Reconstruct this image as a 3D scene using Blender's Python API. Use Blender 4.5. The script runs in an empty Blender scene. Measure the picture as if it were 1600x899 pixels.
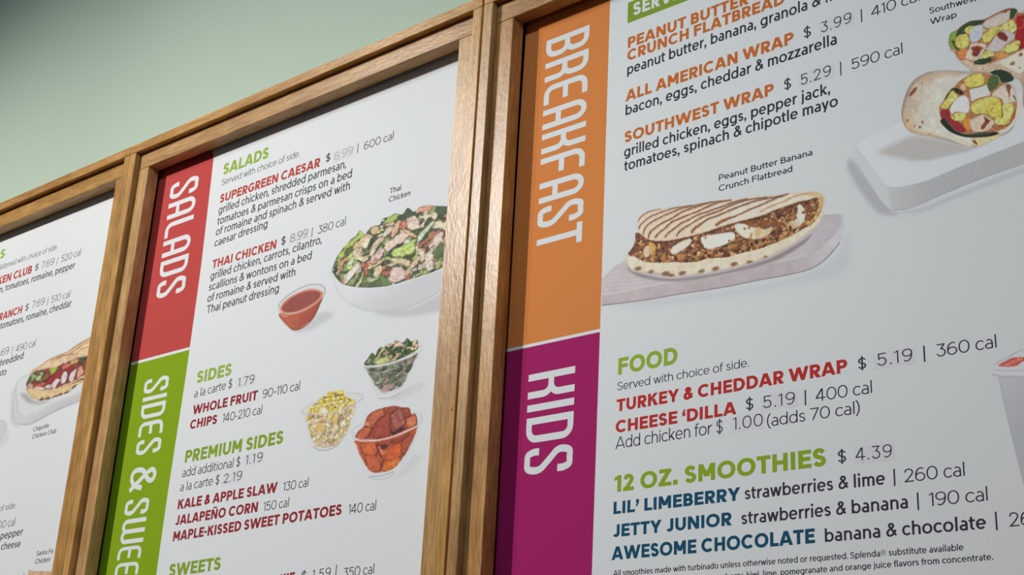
import bpy, math, random
import numpy as np
from mathutils import Matrix, Vector

C = bpy.context.scene.collection
EYE = 1.6                                   # camera height above the floor, metres
DIST = 1.35                                 # camera to the front plane of the frames

# ------------------------------------------------------------------ camera
RX = Vector((0.76097649, 0.6467706, 0.0510154))      # world direction of camera right
RY = Vector((0.19249261, -0.30017444, 0.93426008))   # world direction of camera up
RZ = Vector((0.61956547, -0.70112987, -0.35292425))  # world direction of camera back
FPX = 2195.0
cam = bpy.data.cameras.new('camera')
cam.sensor_fit = 'HORIZONTAL'
cam.sensor_width = 36.0
cam.lens = 36.0 * FPX / 1600.0
cam.clip_start = 0.05
cam_ob = bpy.data.objects.new('camera', cam)
C.objects.link(cam_ob)
cam_ob.matrix_world = Matrix(((RX[0], RY[0], RZ[0], 0.0), (RX[1], RY[1], RZ[1], -DIST),
                              (RX[2], RY[2], RZ[2], EYE), (0, 0, 0, 1)))
bpy.context.scene.camera = cam_ob

# ------------------------------------------------------------------ world, lamps, exposure
sc = bpy.context.scene
sc.view_settings.view_transform = 'Standard'
sc.view_settings.look = 'None'
sc.view_settings.gamma = 1.0
sc.view_settings.exposure = 0.0
world = bpy.data.worlds.new('room_light')
sc.world = world
world.use_nodes = True
bg = world.node_tree.nodes['Background']
bg.inputs[0].default_value = (0.74, 0.87, 1.0, 1)
bg.inputs[1].default_value = 0.100

def spot(name, loc, target, power, size, blend, radius, col):
    l = bpy.data.lights.new(name, 'SPOT')
    l.energy = power; l.spot_size = math.radians(size); l.spot_blend = blend
    l.shadow_soft_size = radius; l.color = col
    o = bpy.data.objects.new(name, l); C.objects.link(o)
    o.location = loc
    o.rotation_euler = (Vector(target) - Vector(loc)).to_track_quat('-Z', 'Y').to_euler()
    return o
# ceiling spotlights in front of and to the left of the boards
spot('ceiling_spot', (-3.731, -3.102, 4.051), (-2.288, 0.0, -1.866), 484, 2 * 51.1, 0.423, 0.035, (1.0, 0.98, 0.945))
spot('ceiling_spot', (-3.32, -2.00, 4.08), (-1.30, 0.0, 2.45), 56, 2 * 21.8, 1.0, 0.03, (1.0, 0.97, 0.92))
spot('ceiling_spot', (-0.20, -2.50, 4.00), (-1.427, 0.0, 3.248), 106, 2 * 43.0, 1.0, 0.05, (0.80, 0.93, 1.0))

# ------------------------------------------------------------------ helpers
def P(px, py, Y):
    """point on the plane y = Y seen at photograph pixel (px, py); returns (x, z)"""
    d = RX * ((px - 800.0) / FPX) - RY * ((py - 449.5) / FPX) - RZ
    t = (Y + DIST) / d[1]
    return (d[0] * t, EYE + d[2] * t)

def lin(c):
    c = np.asarray(c, float) / 255.0
    return np.where(c <= 0.04045, c / 12.92, ((c + 0.055) / 1.055) ** 2.4)

WHITE = np.array((0.81, 0.82, 0.825))
def ink(c, ref):
    """base colour of an ink that looks c where the bare print looks ref"""
    v = lin(c) / lin(ref) * WHITE
    return tuple(np.clip(v, 0.003, 0.9)) + (1.0,)

def nd(m, t, **k):
    n = m.node_tree.nodes.new(t)
    for a, b in k.items(): setattr(n, a, b)
    return n

def base_mat(name, col, rough=0.5, spec=0.5):
    m = bpy.data.materials.new(name); m.use_nodes = True
    b = m.node_tree.nodes['Principled BSDF']
    b.inputs['Base Color'].default_value = tuple(col)[:3] + (1,)
    b.inputs['Roughness'].default_value = rough
    b.inputs['Specular IOR Level'].default_value = spec
    return m

def add_paper_bump(m, strength=0.10):
    nt = m.node_tree; L = nt.links.new
    g = nd(m, 'ShaderNodeNewGeometry')
    n = nd(m, 'ShaderNodeTexNoise'); n.inputs['Scale'].default_value = 420; n.inputs['Detail'].default_value = 2
    bp = nd(m, 'ShaderNodeBump'); bp.inputs['Strength'].default_value = strength; bp.inputs['Distance'].default_value = 0.0006
    L(g.outputs['Position'], n.inputs['Vector']); L(n.outputs['Fac'], bp.inputs['Height'])
    L(bp.outputs['Normal'], nt.nodes['Principled BSDF'].inputs['Normal'])

INKS = {}
def ink_mat(c, ref=(214, 215, 213)):
    k = (tuple(c), tuple(ref))
    if k not in INKS:
        m = base_mat('print_ink', ink(c, ref), 0.65, 0.02)
        add_paper_bump(m); INKS[k] = m
    return INKS[k]

paper = base_mat('print_paper', WHITE, 0.6, 0.12); add_paper_bump(paper)

def wood_mat(name, axis, a=(0.46, 0.245, 0.085), b=(0.65, 0.385, 0.150)):
    m = base_mat(name, a, 0.30, 0.22); nt = m.node_tree; L = nt.links.new
    bs = nt.nodes['Principled BSDF']
    tc = nd(m, 'ShaderNodeTexCoord'); oi = nd(m, 'ShaderNodeObjectInfo')
    ad = nd(m, 'ShaderNodeVectorMath', operation='ADD')
    sc_ = nd(m, 'ShaderNodeVectorMath', operation='SCALE'); sc_.inputs['Scale'].default_value = 31.7
    cmb = nd(m, 'ShaderNodeCombineXYZ')
    for i in range(3): L(oi.outputs['Random'], cmb.inputs[i])
    L(cmb.outputs[0], sc_.inputs[0]); L(tc.outputs['Object'], ad.inputs[0]); L(sc_.outputs[0], ad.inputs[1])
    mp = nd(m, 'ShaderNodeMapping')
    s = [1.0, 1.0, 1.0]; s[axis] = 0.07
    mp.inputs['Scale'].default_value = s
    L(ad.outputs[0], mp.inputs[0])
    n1 = nd(m, 'ShaderNodeTexNoise'); n1.inputs['Scale'].default_value = 60; n1.inputs['Detail'].default_value = 5; n1.inputs['Roughness'].default_value = 0.6
    n1.inputs['Distortion'].default_value = 0.6
    n2 = nd(m, 'ShaderNodeTexNoise'); n2.inputs['Scale'].default_value = 420; n2.inputs['Detail'].default_value = 3
    n3 = nd(m, 'ShaderNodeTexNoise'); n3.inputs['Scale'].default_value = 13; n3.inputs['Detail'].default_value = 2
    for n in (n1, n2): L(mp.outputs[0], n.inputs['Vector'])
    L(ad.outputs[0], n3.inputs['Vector'])
    r = nd(m, 'ShaderNodeValToRGB'); r.color_ramp.elements[0].position = 0.33; r.color_ramp.elements[1].position = 0.66
    r.color_ramp.elements[0].color = tuple(a) + (1,); r.color_ramp.elements[1].color = tuple(b) + (1,)
    L(n1.outputs['Fac'], r.inputs[0])
    mx = nd(m, 'ShaderNodeMix', data_type='RGBA', blend_type='MULTIPLY'); mx.inputs[0].default_value = 1.0
    r2 = nd(m, 'ShaderNodeValToRGB'); r2.color_ramp.elements[0].position = 0.36; r2.color_ramp.elements[1].position = 0.58
    r2.color_ramp.elements[0].color = (0.70, 0.66, 0.60, 1); r2.color_ramp.elements[1].color = (1, 1, 1, 1)
    L(n2.outputs['Fac'], r2.inputs[0])
    L(r.outputs[0], mx.inputs[6]); L(r2.outputs[0], mx.inputs[7])
    mx2 = nd(m, 'ShaderNodeMix', data_type='RGBA', blend_type='MULTIPLY'); mx2.inputs[0].default_value = 1.0
    r3 = nd(m, 'ShaderNodeValToRGB'); r3.color_ramp.elements[0].position = 0.35; r3.color_ramp.elements[1].position = 0.65
    r3.color_ramp.elements[0].color = (0.84, 0.80, 0.78, 1); r3.color_ramp.elements[1].color = (1.05, 1.05, 1.05, 1)
    L(n3.outputs['Fac'], r3.inputs[0]); L(mx.outputs[2], mx2.inputs[6]); L(r3.outputs[0], mx2.inputs[7])
    hv = nd(m, 'ShaderNodeHueSaturation')                # no two bars are cut from the same board
    for sk, lo, hi in (('Hue', .4945, .5025), ('Saturation', .95, 1.08), ('Value', .97, 1.10)):
        mr = nd(m, 'ShaderNodeMapRange'); mr.inputs['To Min'].default_value = lo; mr.inputs['To Max'].default_value = hi
        ml = nd(m, 'ShaderNodeMath', operation='FRACT'); mm = nd(m, 'ShaderNodeMath', operation='MULTIPLY'); mm.inputs[1].default_value = {'Hue': 7.3, 'Saturation': 13.1, 'Value': 3.7}[sk]
        L(oi.outputs['Random'], mm.inputs[0]); L(mm.outputs[0], ml.inputs[0]); L(ml.outputs[0], mr.inputs['Value']); L(mr.outputs[0], hv.inputs[sk])
    L(mx2.outputs[2], hv.inputs['Color']); L(hv.outputs[0], bs.inputs['Base Color'])
    nb = nd(m, 'ShaderNodeTexNoise'); nb.inputs['Scale'].default_value = 210; nb.inputs['Detail'].default_value = 3
    mpb = nd(m, 'ShaderNodeMapping'); s2 = [1.0, 1.0, 1.0]; s2[axis] = 0.4; mpb.inputs['Scale'].default_value = s2
    L(ad.outputs[0], mpb.inputs[0]); L(mpb.outputs[0], nb.inputs['Vector'])
    bp = nd(m, 'ShaderNodeBump'); bp.inputs['Strength'].default_value = 0.30; bp.inputs['Distance'].default_value = 0.0010
    L(nb.outputs['Fac'], bp.inputs['Height']); L(bp.outputs['Normal'], bs.inputs['Normal'])
    return m
wood_v = wood_mat('maple_upright', 2)
wood_h = wood_mat('maple_rail', 0)

def link(name, me, mat, parent=None, label=None, loc=None):
    o = bpy.data.objects.new(name, me); C.objects.link(o)
    if mat is not None: me.materials.append(mat)
    if parent is not None: o.parent = parent
    if label: o['label'] = label
    if loc is not None: o.location = loc
    return o

def bar(name, x0, x1, y0, y1, z0, z1, mat, parent, bev=0.0009, label=None):
    """a planed wooden bar with slightly eased edges, its origin at its centre (world coordinates in)"""
    import bmesh
    bm = bmesh.new(); bmesh.ops.create_cube(bm, size=1.0)
    for v in bm.verts: v.co = Vector((v.co.x * (x1 - x0), v.co.y * (y1 - y0), v.co.z * (z1 - z0)))
    if bev: bmesh.ops.bevel(bm, geom=bm.edges[:], offset=bev, segments=1, affect='EDGES')
    me = bpy.data.meshes.new(name); bm.to_mesh(me); bm.free()
    px, py, pz = parent.location if parent is not None else (0, 0, 0)
    return link(name, me, mat, parent, label, ((x0 + x1) / 2 - px, (y0 + y1) / 2 - py, (z0 + z1) / 2 - pz))

def flat(name, polys, Y, mat, root, parent, label=None):
    """thin flat piece made of polygons given as (x, z) world points on the plane y = Y"""
    vs = []; fs = []
    ox, oy, oz = root.location
    for p in polys:
        b = len(vs)
        vs += [(x - ox, Y - oy, z - oz) for x, z in p]
        fs.append(tuple(range(b, b + len(p))))
    me = bpy.data.meshes.new(name); me.from_pydata(vs, [], fs); me.update()
    return link(name, me, mat, parent, label)

# ------------------------------------------------------------------ the wall and floor
wall_m = base_mat('mint_wall_paint', (0.475, 0.578, 0.464), 0.65, 0.25)
nt = wall_m.node_tree
g = nd(wall_m, 'ShaderNodeNewGeometry')
n = nd(wall_m, 'ShaderNodeTexNoise'); n.inputs['Scale'].default_value = 130; n.inputs['Detail'].default_value = 4
bp = nd(wall_m, 'ShaderNodeBump'); bp.inputs['Strength'].default_value = 0.45; bp.inputs['Distance'].default_value = 0.0022
nt.links.new(g.outputs['Position'], n.inputs['Vector']); nt.links.new(n.outputs['Fac'], bp.inputs['Height'])
nt.links.new(bp.outputs['Normal'], nt.nodes['Principled BSDF'].inputs['Normal'])
WY = 0.060
def slab(name, x0, x1, y0, y1, z0, z1, mat):
    me = bpy.data.meshes.new(name)
    v = [(x, y, z) for x in (x0, x1) for y in (y0, y1) for z in (z0, z1)]
    f = [(0, 1, 3, 2), (4, 6, 7, 5), (0, 4, 5, 1), (2, 3, 7, 6), (0, 2, 6, 4), (1, 5, 7, 3)]
    me.from_pydata(v, [], f); me.update()
    o = link(name, me, mat); o['kind'] = 'structure'
    return o
w = slab('wall_back', -12.0, 8.0, WY, WY + 0.12, 0.0, 4.6, wall_m)
w['label'] = 'pale mint green painted wall behind and above the menu boards'
floor_m = base_mat('dark_floor_tile', (0.06, 0.055, 0.05), 0.6)
nt = floor_m.node_tree
br = nd(floor_m, 'ShaderNodeTexBrick'); br.offset = 0.0; br.inputs['Scale'].default_value = 1.6
br.inputs['Color1'].default_value = (0.06, 0.055, 0.05, 1); br.inputs['Color2'].default_value = (0.05, 0.045, 0.04, 1); br.inputs['Mortar'].default_value = (0.03, 0.03, 0.03, 1)
br.inputs['Mortar Size'].default_value = 0.01; br.inputs['Brick Width'].default_value = 0.5; br.inputs['Row Height'].default_value = 0.5
g = nd(floor_m, 'ShaderNodeNewGeometry'); nt.links.new(g.outputs['Position'], br.inputs['Vector'])
nt.links.new(br.outputs['Color'], nt.nodes['Principled BSDF'].inputs['Base Color'])
slab('floor', -12.0, 8.0, -14.0, WY + 0.12, -0.1, 0.0, floor_m)

# ------------------------------------------------------------------ the three framed boards
TOP = EYE + 1.1790; BOT = EYE - 0.060
ST = 0.0185           # thickness of the outer strips
Y1 = 0.0115           # front face of the inner frame
Y2 = 0.036            # back of the inner frame
YP = 0.0435            # the printed sheet
black = base_mat('black_backing', (0.006, 0.006, 0.006), 0.8, 0.2)
white_edge = base_mat('sheet_core', (0.7, 0.7, 0.7), 0.6)

def board(x0, x1, left_in, right_in, label, sheet_l, sheet_r):
    root = bpy.data.objects.new('menu_board', None); C.objects.link(root)
    root.location = (x0, WY, BOT)
    root['label'] = label; root['category'] = 'menu board'; root['group'] = 'framed menu boards in a row'
    # outer strips: uprights full height under the top rail
    bar('outer_upright', x0, x0 + ST, 0.0, WY, BOT + ST, TOP - ST, wood_v, root)
    bar('outer_upright', x1 - ST, x1, 0.0, WY, BOT + ST, TOP - ST, wood_v, root)
    bar('outer_rail', x0, x1, 0.0, WY, TOP - ST, TOP, wood_h, root)
    bar('outer_rail', x0, x1, 0.0, WY, BOT, BOT + ST, wood_h, root)
    ih = 0.0335
    a, b = x0 + ST, x1 - ST
    g_ = 0.0002
    bar('inner_rail', a + g_, b - g_, Y1, Y2, TOP - ST - ih, TOP - ST - g_, wood_h, root)
    bar('inner_rail', a + g_, b - g_, Y1, Y2, BOT + ST + g_, BOT + ST + ih, wood_h, root)
    bar('inner_upright', a + g_, a + left_in, Y1, Y2, BOT + ST + ih + 0.0004, TOP - ST - ih - 0.0004, wood_v, root)
    bar('inner_upright', b - right_in, b - g_, Y1, Y2, BOT + ST + ih + 0.0004, TOP - ST - ih - 0.0004, wood_v, root)
    bar('backing', a, b, YP + 0.005, YP + 0.009, BOT + ST, TOP - ST, black, root, 0)
    # printed sheet: a thin board hanging behind the inner frame
    zt, zb = TOP - ST - 0.012, BOT + ST + 0.008
    (lt, lb) = sheet_l; (rt, rb) = sheet_r
    ox, oy, oz = root.location
    v = []
    for yy in (YP, YP + 0.003):
        v += [(lt - ox, yy - oy, zt - oz), (rt - ox, yy - oy, zt - oz), (rb - ox, yy - oy, zb - oz), (lb - ox, yy - oy, zb - oz)]
    f = [(0, 3, 2, 1), (4, 5, 6, 7), (0, 1, 5, 4), (1, 2, 6, 5), (2, 3, 7, 6), (3, 0, 4, 7)]
    me = bpy.data.meshes.new('print_panel'); me.from_pydata(v, [], f); me.update()
    sheet = link('print_panel', me, paper, root)
    return root, sheet

B3, S3 = board(-1.2815, -0.3705, 0.0330, 0.0450, 'wood-framed menu board with orange and magenta side bands, rightmost of the row', (-1.2310, -1.2450), (-0.40, -0.40))
B2, S2 = board(-2.1945, -1.2850, 0.0325, 0.0368, 'wood-framed menu board with red and green side bands, in the middle of the row', (-2.1500, -2.1560), (-1.31, -1.31))
B1, S1 = board(-3.1070, -2.1950, 0.0330, 0.0350, 'wood-framed menu board cut by the left edge, showing only its white right half', (-3.07, -3.07), (-2.225, -2.225))

# small dark nail hole in the right-hand strip of the middle board
hx, hz = P(705.7, 640.5, -0.0002)
flat('nail_hole', [[(hx + .0011 * math.cos(t * math.pi / 4), hz + .0013 * math.sin(t * math.pi / 4)) for t in range(8)]], -0.0002, black, B2, B2)
# ------------------------------------------------------------------ lettering drawn from strokes
def crom(p, closed=False, n=7):
    p = np.array(p, float); N = len(p); out = []
    rng = range(N) if closed else range(N - 1)
    for i in rng:
        if closed: a, b, c, d = p[i - 1], p[i], p[(i + 1) % N], p[(i + 2) % N]
        else:
            b, c = p[i], p[i + 1]
            a = p[i - 1] if i > 0 else 2 * b - c
            d = p[i + 2] if i + 2 < N else 2 * c - b
        for k in range(n):
            t = k / n
            out.append(0.5 * ((2 * b) + (c - a) * t + (2 * a - 5 * b + 4 * c - d) * t * t + (3 * b - a - 3 * c + d) * t ** 3))
    if not closed: out.append(p[-1])
    return np.array(out)

class Pen:
    def __init__(s, w, h): s.w = w; s.h = h; s.q = []; s.k = 0
    def rect(s, x0, y0, x1, y1): s.q.append(None); s.q.append([(x0, y0), (x1, y0), (x1, y1), (x0, y1)])
    def poly(s, *p): s.q.append(None); s.q.append(list(p))
    def diag(s, xa, ya, xb, yb, t=None):
        """straight stroke cut horizontally, through centre points (xa,ya)-(xb,yb)"""
        dy = abs(yb - ya); L = math.hypot(xb - xa, yb - ya)
        t = (s.w * 0.94 * L / dy) if t is None else t
        s.q.append(None); s.q.append([(xa - t / 2, ya), (xa + t / 2, ya), (xb + t / 2, yb), (xb - t / 2, yb)])
    def line(s, c, closed=False, w=None, h=None):
        c = np.asarray(c, float)
        w = s.w if w is None else w; h = s.h if h is None else h
        keep = [0] + [i for i in range(1, len(c)) if np.hypot(*(c[i] - c[i - 1])) > 1e-5]; c = c[keep]
        if closed: t = np.roll(c, -1, 0) - np.roll(c, 1, 0)
        else: t = np.gradient(c, axis=0)
        l = np.hypot(t[:, 0], t[:, 1]); l[l == 0] = 1; t = t / l[:, None]
        nrm = np.stack([-t[:, 1], t[:, 0]], 1)
        off = nrm * np.array([w / 2, h / 2])
        A = c + off; B = c - off
        m = len(c); seg = m if closed else m - 1
        for Q in (A, B):                                  # on tight bends the inner side pivots on one point
            for _ in range(12):
                bad = 0
                for i in range(seg):
                    j = (i + 1) % m
                    if np.dot(Q[j] - Q[i], c[j] - c[i]) < -1e-9:
                        Q[i] = Q[j] = (Q[i] + Q[j]) / 2; bad = 1
                if not bad: break
        s.q.append(None)                                  # None marks the start of a stroke
        for i in range(seg):
            j = (i + 1) % m
            s.q.append([tuple(B[i]), tuple(B[j]), tuple(A[j]), tuple(A[i])])
    def curve(s, pts, closed=False, **k): s.line(crom(pts, closed), closed, **k)
    def ell(s, x0, y0, x1, y1, a0=0, a1=360, n=28):
        """ellipse ring whose outer edge fills the box; angles in degrees"""
        cx, cy = (x0 + x1) / 2, (y0 + y1) / 2; rx = (x1 - x0 - s.w) / 2; ry = (y1 - y0 - s.h) / 2
        full = abs(a1 - a0) >= 360
        n = max(4, int(n * abs(a1 - a0) / 360))
        a = np.radians(np.linspace(a0, a1, n + 1))
        if full: a = a[:-1]
        # slightly squared ellipse
        ca, sa = np.cos(a), np.sin(a); e = 0.94
        c = np.stack([cx + rx * np.sign(ca) * np.abs(ca) ** e, cy + ry * np.sign(sa) * np.abs(sa) ** e], 1)
        s.line(c, full)
    def bowl(s, x0, y0, x1, y1, frac=0.5):
        """bowl opening to the left: flat top and bottom and a round right side"""
        r = min((y1 - y0) / 2 * 1.05, (x1 - x0) * 0.8)
        h = s.h
        s.rect(x0, y0, x1 - r, y0 + h); s.rect(x0, y1 - h, x1 - r, y1)
        cy = (y0 + y1) / 2; ry = (y1 - y0 - h) / 2; rx = r - s.w / 2
        a = np.radians(np.linspace(-90, 90, 13)); ca, sa = np.cos(a), np.sin(a)
        s.line(np.stack([x1 - r + rx * np.abs(ca) ** 0.94, cy + ry * np.sign(sa) * np.abs(sa) ** 0.94], 1))

def glyph(ch, w):
    """cap height 1; returns polygons, left bearing, width, right bearing"""
    h = w * 0.88; X = 0.735; p = Pen(w, h)
    S, R, D = 0.085, 0.05, 0.012          # bearings: straight, round, diagonal
    k = max(0.0, w - 0.12)
    def cap_stem(x=0.0): p.rect(x, 0, x + w, 1)
    def box(u, v, W, H=1.0, y0=0.0): return (w / 2 + u * (W - w), y0 + h / 2 + v * (H - h))
    def path(pts, W, H=1.0, y0=0.0): p.curve([box(u, v, W, H, y0) for u, v in pts])
    if ch == ' ': return [], 0, 0.33, 0
    if ch == 'A':
        W = 0.98 + 0.5 * k; t = w * 1.06; a = W / 2
        p.diag(t / 2, 0, a - w * 0.10, 1, t); p.diag(W - t / 2, 0, a + w * 0.10, 1, t)
        f = 0.24; p.rect(t / 2 + f * (a - t / 2) - 0.0, f - h * 0.3, W - t / 2 - f * (a - t / 2), f + h * 0.65)
        return p.q, D, W, D
    if ch == 'B':
        W = 0.70 + 0.4 * k; cap_stem(); p.bowl(w * 0.5, 0.5 - h / 2, W * 0.95, 1); p.bowl(w * 0.5, 0, W, 0.5 + h / 2); return p.q, S, W, R
    if ch in 'CG':
        W = 0.96 + 0.2 * k
        cx, cy = 0.53, 0.5; rx = 0.53 - w / 2; ry = 0.51 - h / 2
        a = np.radians(np.linspace(44, 316 if ch == 'C' else 322, 24))
        pts = np.stack([cx + rx * np.cos(a), cy + ry * np.sin(a)], 1); p.line(pts)
        if ch == 'G':
            xr = cx + rx * math.cos(math.radians(322)) + w * 0.4
            p.rect(xr - w, 0.14, xr, 0.54); p.rect(cx + 0.02, 0.54 - h, xr, 0.54)
            return p.q, R, xr, S * 0.8
        return p.q, R, W - 0.02, R * 0.6
    if ch == 'D':
        W = 0.88 + 0.2 * k; cap_stem(); p.bowl(w * 0.5, 0, W, 1); return p.q, S, W, R
    if ch in 'EF':
        W = 0.68 + 0.2 * k; cap_stem(); p.rect(0, 1 - h, W, 1); p.rect(0, 0.5 - h / 2 + 0.01, W * 0.93, 0.5 + h / 2 + 0.01)
        if ch == 'E': p.rect(0, 0, W + 0.01, h)
        return p.q, S, W, R * 0.8
    if ch == 'H':
        W = 0.82 + 0.3 * k; cap_stem(); cap_stem(W - w); p.rect(0, 0.5 - h / 2, W, 0.5 + h / 2); return p.q, S, W, S
    if ch == 'I': cap_stem(); return p.q, S, w, S
    if ch == 'J':
        W = 0.58 + 0.3 * k; r = 0.30
        p.rect(W - w, r, W, 1)
        a = np.radians(np.linspace(0, -150, 12)); cx = W - 0.30 - 0.02 * 0; rx = 0.30 - w / 2; ry = r + 0.01 - h / 2
        p.line(np.stack([W - 0.30 + rx * np.cos(a), r + ry * np.sin(a)], 1)); return p.q, R * 0.3, W, S
    if ch == 'K':
        W = 0.84 + 0.3 * k; t = w * 1.3; cap_stem()
        p.poly((w * 0.8, 0.30), (w * 0.8, 0.30 + w * 1.35), (W - t - 0.01, 1), (W - 0.02, 1))
        p.poly((W - t, 0), (W, 0), (w + 0.30 * W + t * 0.15, 0.60), (w + 0.16 * W - t * 0.12, 0.60 - 0.16)); return p.q, S, W, D
    if ch == 'L': W = 0.62 + 0.2 * k; cap_stem(); p.rect(0, 0, W, h); return p.q, S, W, R * 0.6
    if ch == 'M':
        W = 0.96 + 0.4 * k; cap_stem(); cap_stem(W - w); t = w * 1.2; m = 0.30 - 0.3 * k
        p.poly((0, 1), (w * 1.02, 1), (W / 2 + t * 0.12, m + 0.08), (W / 2, m - 0.03), (W / 2 - t * 0.5, m + 0.02)) if False else None
        p.poly((W / 2 - t / 2, m), (W / 2 + t / 2, m), (w * 1.08, 1), (0, 1)); p.poly((W / 2 - t / 2, m), (W / 2 + t / 2, m), (W, 1), (W - w * 1.08, 1))
        return p.q, S, W, S
    if ch in 'NÑ':
        W = 0.86 + 0.3 * k; cap_stem(); cap_stem(W - w); t = w * 1.12; p.poly((0, 1), (t, 1), (W, 0), (W - t, 0))
        if ch == 'Ñ': p.curve([(W * .22, 1.13), (W * .36, 1.20), (W * .5, 1.165), (W * .64, 1.13), (W * .78, 1.20)], w=w * .6, h=h * .6)
        return p.q, S, W, S
    if ch in 'OQ':
        W = 1.06 + 0.1 * k; p.ell(0, -0.012, W, 1.012)
        if ch == 'Q': p.poly((W * .58, .28), (W * .72, .36), (W * 1.0, .03), (W * .86, -.05))
        return p.q, R, W, R
    if ch == 'P': W = 0.72 + 0.3 * k; cap_stem(); p.bowl(w * 0.5, 0.36 - 0.1 * k, W, 1); return p.q, S, W, R * 0.6
    if ch == 'R':
        W = 0.76 + 0.3 * k; cap_stem(); p.bowl(w * 0.5, 0.37 - 0.15 * k, W * 0.96, 1); t = w * 1.3; p.poly((W - t, 0), (W, 0), (W * 0.60 + t * .15, 0.42), (W * 0.60 - t * 0.80, 0.42)); return p.q, S, W, R * 0.5
    if ch == 'S':
        W = 0.70 + 0.3 * k
        path([(.93, .82), (.74, .965), (.46, 1.01), (.18, .95), (.05, .77), (.16, .60), (.50, .51), (.85, .41), (.97, .22), (.82, .05), (.50, -.01), (.22, .04), (.02, .17)], W); return p.q, R * 0.7, W, R * 0.7
    if ch == 'T': W = 0.76 + 0.2 * k; p.rect(0, 1 - h, W, 1); p.rect(W / 2 - w / 2, 0, W / 2 + w / 2, 1); return p.q, R * 0.5, W, R * 0.5
    if ch == 'U':
        W = 0.82 + 0.3 * k; r = W / 2; p.rect(0, r * .95, w, 1); p.rect(W - w, r * .95, W, 1)
        a = np.radians(np.linspace(180, 360, 15)); p.line(np.stack([r + (r - w / 2) * np.cos(a), r * .95 + (r * .95 + .012 - h / 2) * np.sin(a)], 1)); return p.q, S * .9, W, S * .9
    if ch == 'V':
        W = 0.96 + 0.4 * k; t = w * 1.06; p.diag(t / 2, 1, W / 2 - w * .08, 0, t); p.diag(W - t / 2, 1, W / 2 + w * .08, 0, t); return p.q, D, W, D
    if ch == 'W':
        W = 1.46 + 0.4 * k; t = w * 1.04; xs = [t / 2, W * .29, W * .5, W * .71, W - t / 2]; ys = [1, 0, 1, 0, 1]
        for i in range(4): p.diag(xs[i], ys[i], xs[i + 1], ys[i + 1], t)
        return p.q, D, W, D
    if ch == 'X': W = .9; t = w * 1.15; p.diag(t / 2, 0, W - t / 2, 1, t); p.diag(W - t / 2, 0, t / 2, 1, t); return p.q, D, W, D
    if ch == 'Y':
        W = 0.92 + 0.4 * k; t = w * 1.15; p.diag(t / 2, 1, W / 2, .40, t); p.diag(W - t / 2, 1, W / 2, .40, t); p.rect(W / 2 - w / 2, 0, W / 2 + w / 2, .42); return p.q, 0, W, 0
    if ch == 'Z':
        W = 0.78 + 0.2 * k; t = w * 1.25; p.rect(.03, 1 - h, W - .02, 1); p.rect(0, 0, W, h); p.poly((0, h * .6), (t, h * .6), (W - .02, 1 - h * .6), (W - .02 - t, 1 - h * .6)); return p.q, R, W, R
    # ---- lower case
    xs = 0.075
    if ch == 'a':
        W = 0.56 + 0.25 * k
        p.rect(W - w, 0, W, 0.46)
        a = np.radians(np.linspace(0, 128, 11)); cx = W * 0.5; 
        p.line(np.stack([W * .5 + (W / 2 - w / 2) * np.cos(a), .46 + (X + .012 - .46 - h / 2) * np.sin(a)], 1))
        p.ell(-0.0, -0.012, W * 1.06, 0.445, 28, 332); return p.q, R * .8, W, S * .8
    if ch in 'bpdqg':
        W = 0.68 + 0.22 * k; p.ell(0, -0.012, W, X + .012)
        if ch == 'b': p.rect(0, 0, w, 1.04)
        if ch == 'p': p.rect(0, -0.23, w, X)
        if ch == 'd': p.rect(W - w, 0, W, 1.04)
        if ch == 'q': p.rect(W - w, -0.23, W, X)
        if ch == 'g':
            p.rect(W - w, 0.04, W, X); a = np.radians(np.linspace(0, -142, 12))
            p.line(np.stack([W / 2 + (W / 2 - w / 2) * np.cos(a), .04 + (.28 - h / 2) * np.sin(a)], 1))
        l, r = (R * .8, S) if ch in 'dqg' else (S, R * .8)
        return p.q, l, W, r
    if ch == 'c': W = 0.66; p.ell(0, -.012, W + .04, X + .012, 42, 318); return p.q, R * .8, W * .93, R * .5
    if ch == 'e':
        W = 0.68 + .15 * k; p.ell(0, -.012, W, X + .012, 0, 318); p.rect(w * .6, X / 2 - h * .42, W - w * .3, X / 2 + h * .42); return p.q, R * .8, W, R * .8
    if ch == 'f':
        W = 0.40 + .2 * k; p.rect(.10, 0, .10 + w, .80)
        a = np.radians(np.linspace(180, 75, 8)); p.line(np.stack([.10 + .25 + (.25 - w / 2) * np.cos(a), .80 + (.25 - h / 2) * np.sin(a)], 1)); p.rect(0, X - h * .95, W * .95, X); return p.q, R * .3, W * .95, R * .1
    if ch in 'hnmru':
        W = 0.60 + .25 * k; p2 = X - .30
        def arch(x, W, top):
            r = W / 2; a = np.radians(np.linspace(180, 0, 13)); p.line(np.stack([x + r + (r - w / 2) * np.cos(a), top - r * .92 + (r * .92 + .012 - h / 2) * np.sin(a)], 1)); p.rect(x + W - w, 0, x + W, top - r * .9)
        if ch == 'h': p.rect(0, 0, w, 1.04); arch(0, W, X); return p.q, S, W, S * .9
        if ch == 'n': p.rect(0, 0, w, X); arch(0, W, X); return p.q, S, W, S * .9
        if ch == 'm': p.rect(0, 0, w, X); V = .54 + .25 * k; arch(0, V, X); arch(V - w, V, X); return p.q, S, 2 * V - w, S * .9
        if ch == 'r': p.rect(0, 0, w, X); a = np.radians(np.linspace(180, 82, 9)); p.line(np.stack([.36 + (.36 - w / 2) * np.cos(a), X - .36 + (.36 + .015 - h / 2) * np.sin(a)], 1)); return p.q, S, .40, R * .2
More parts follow.
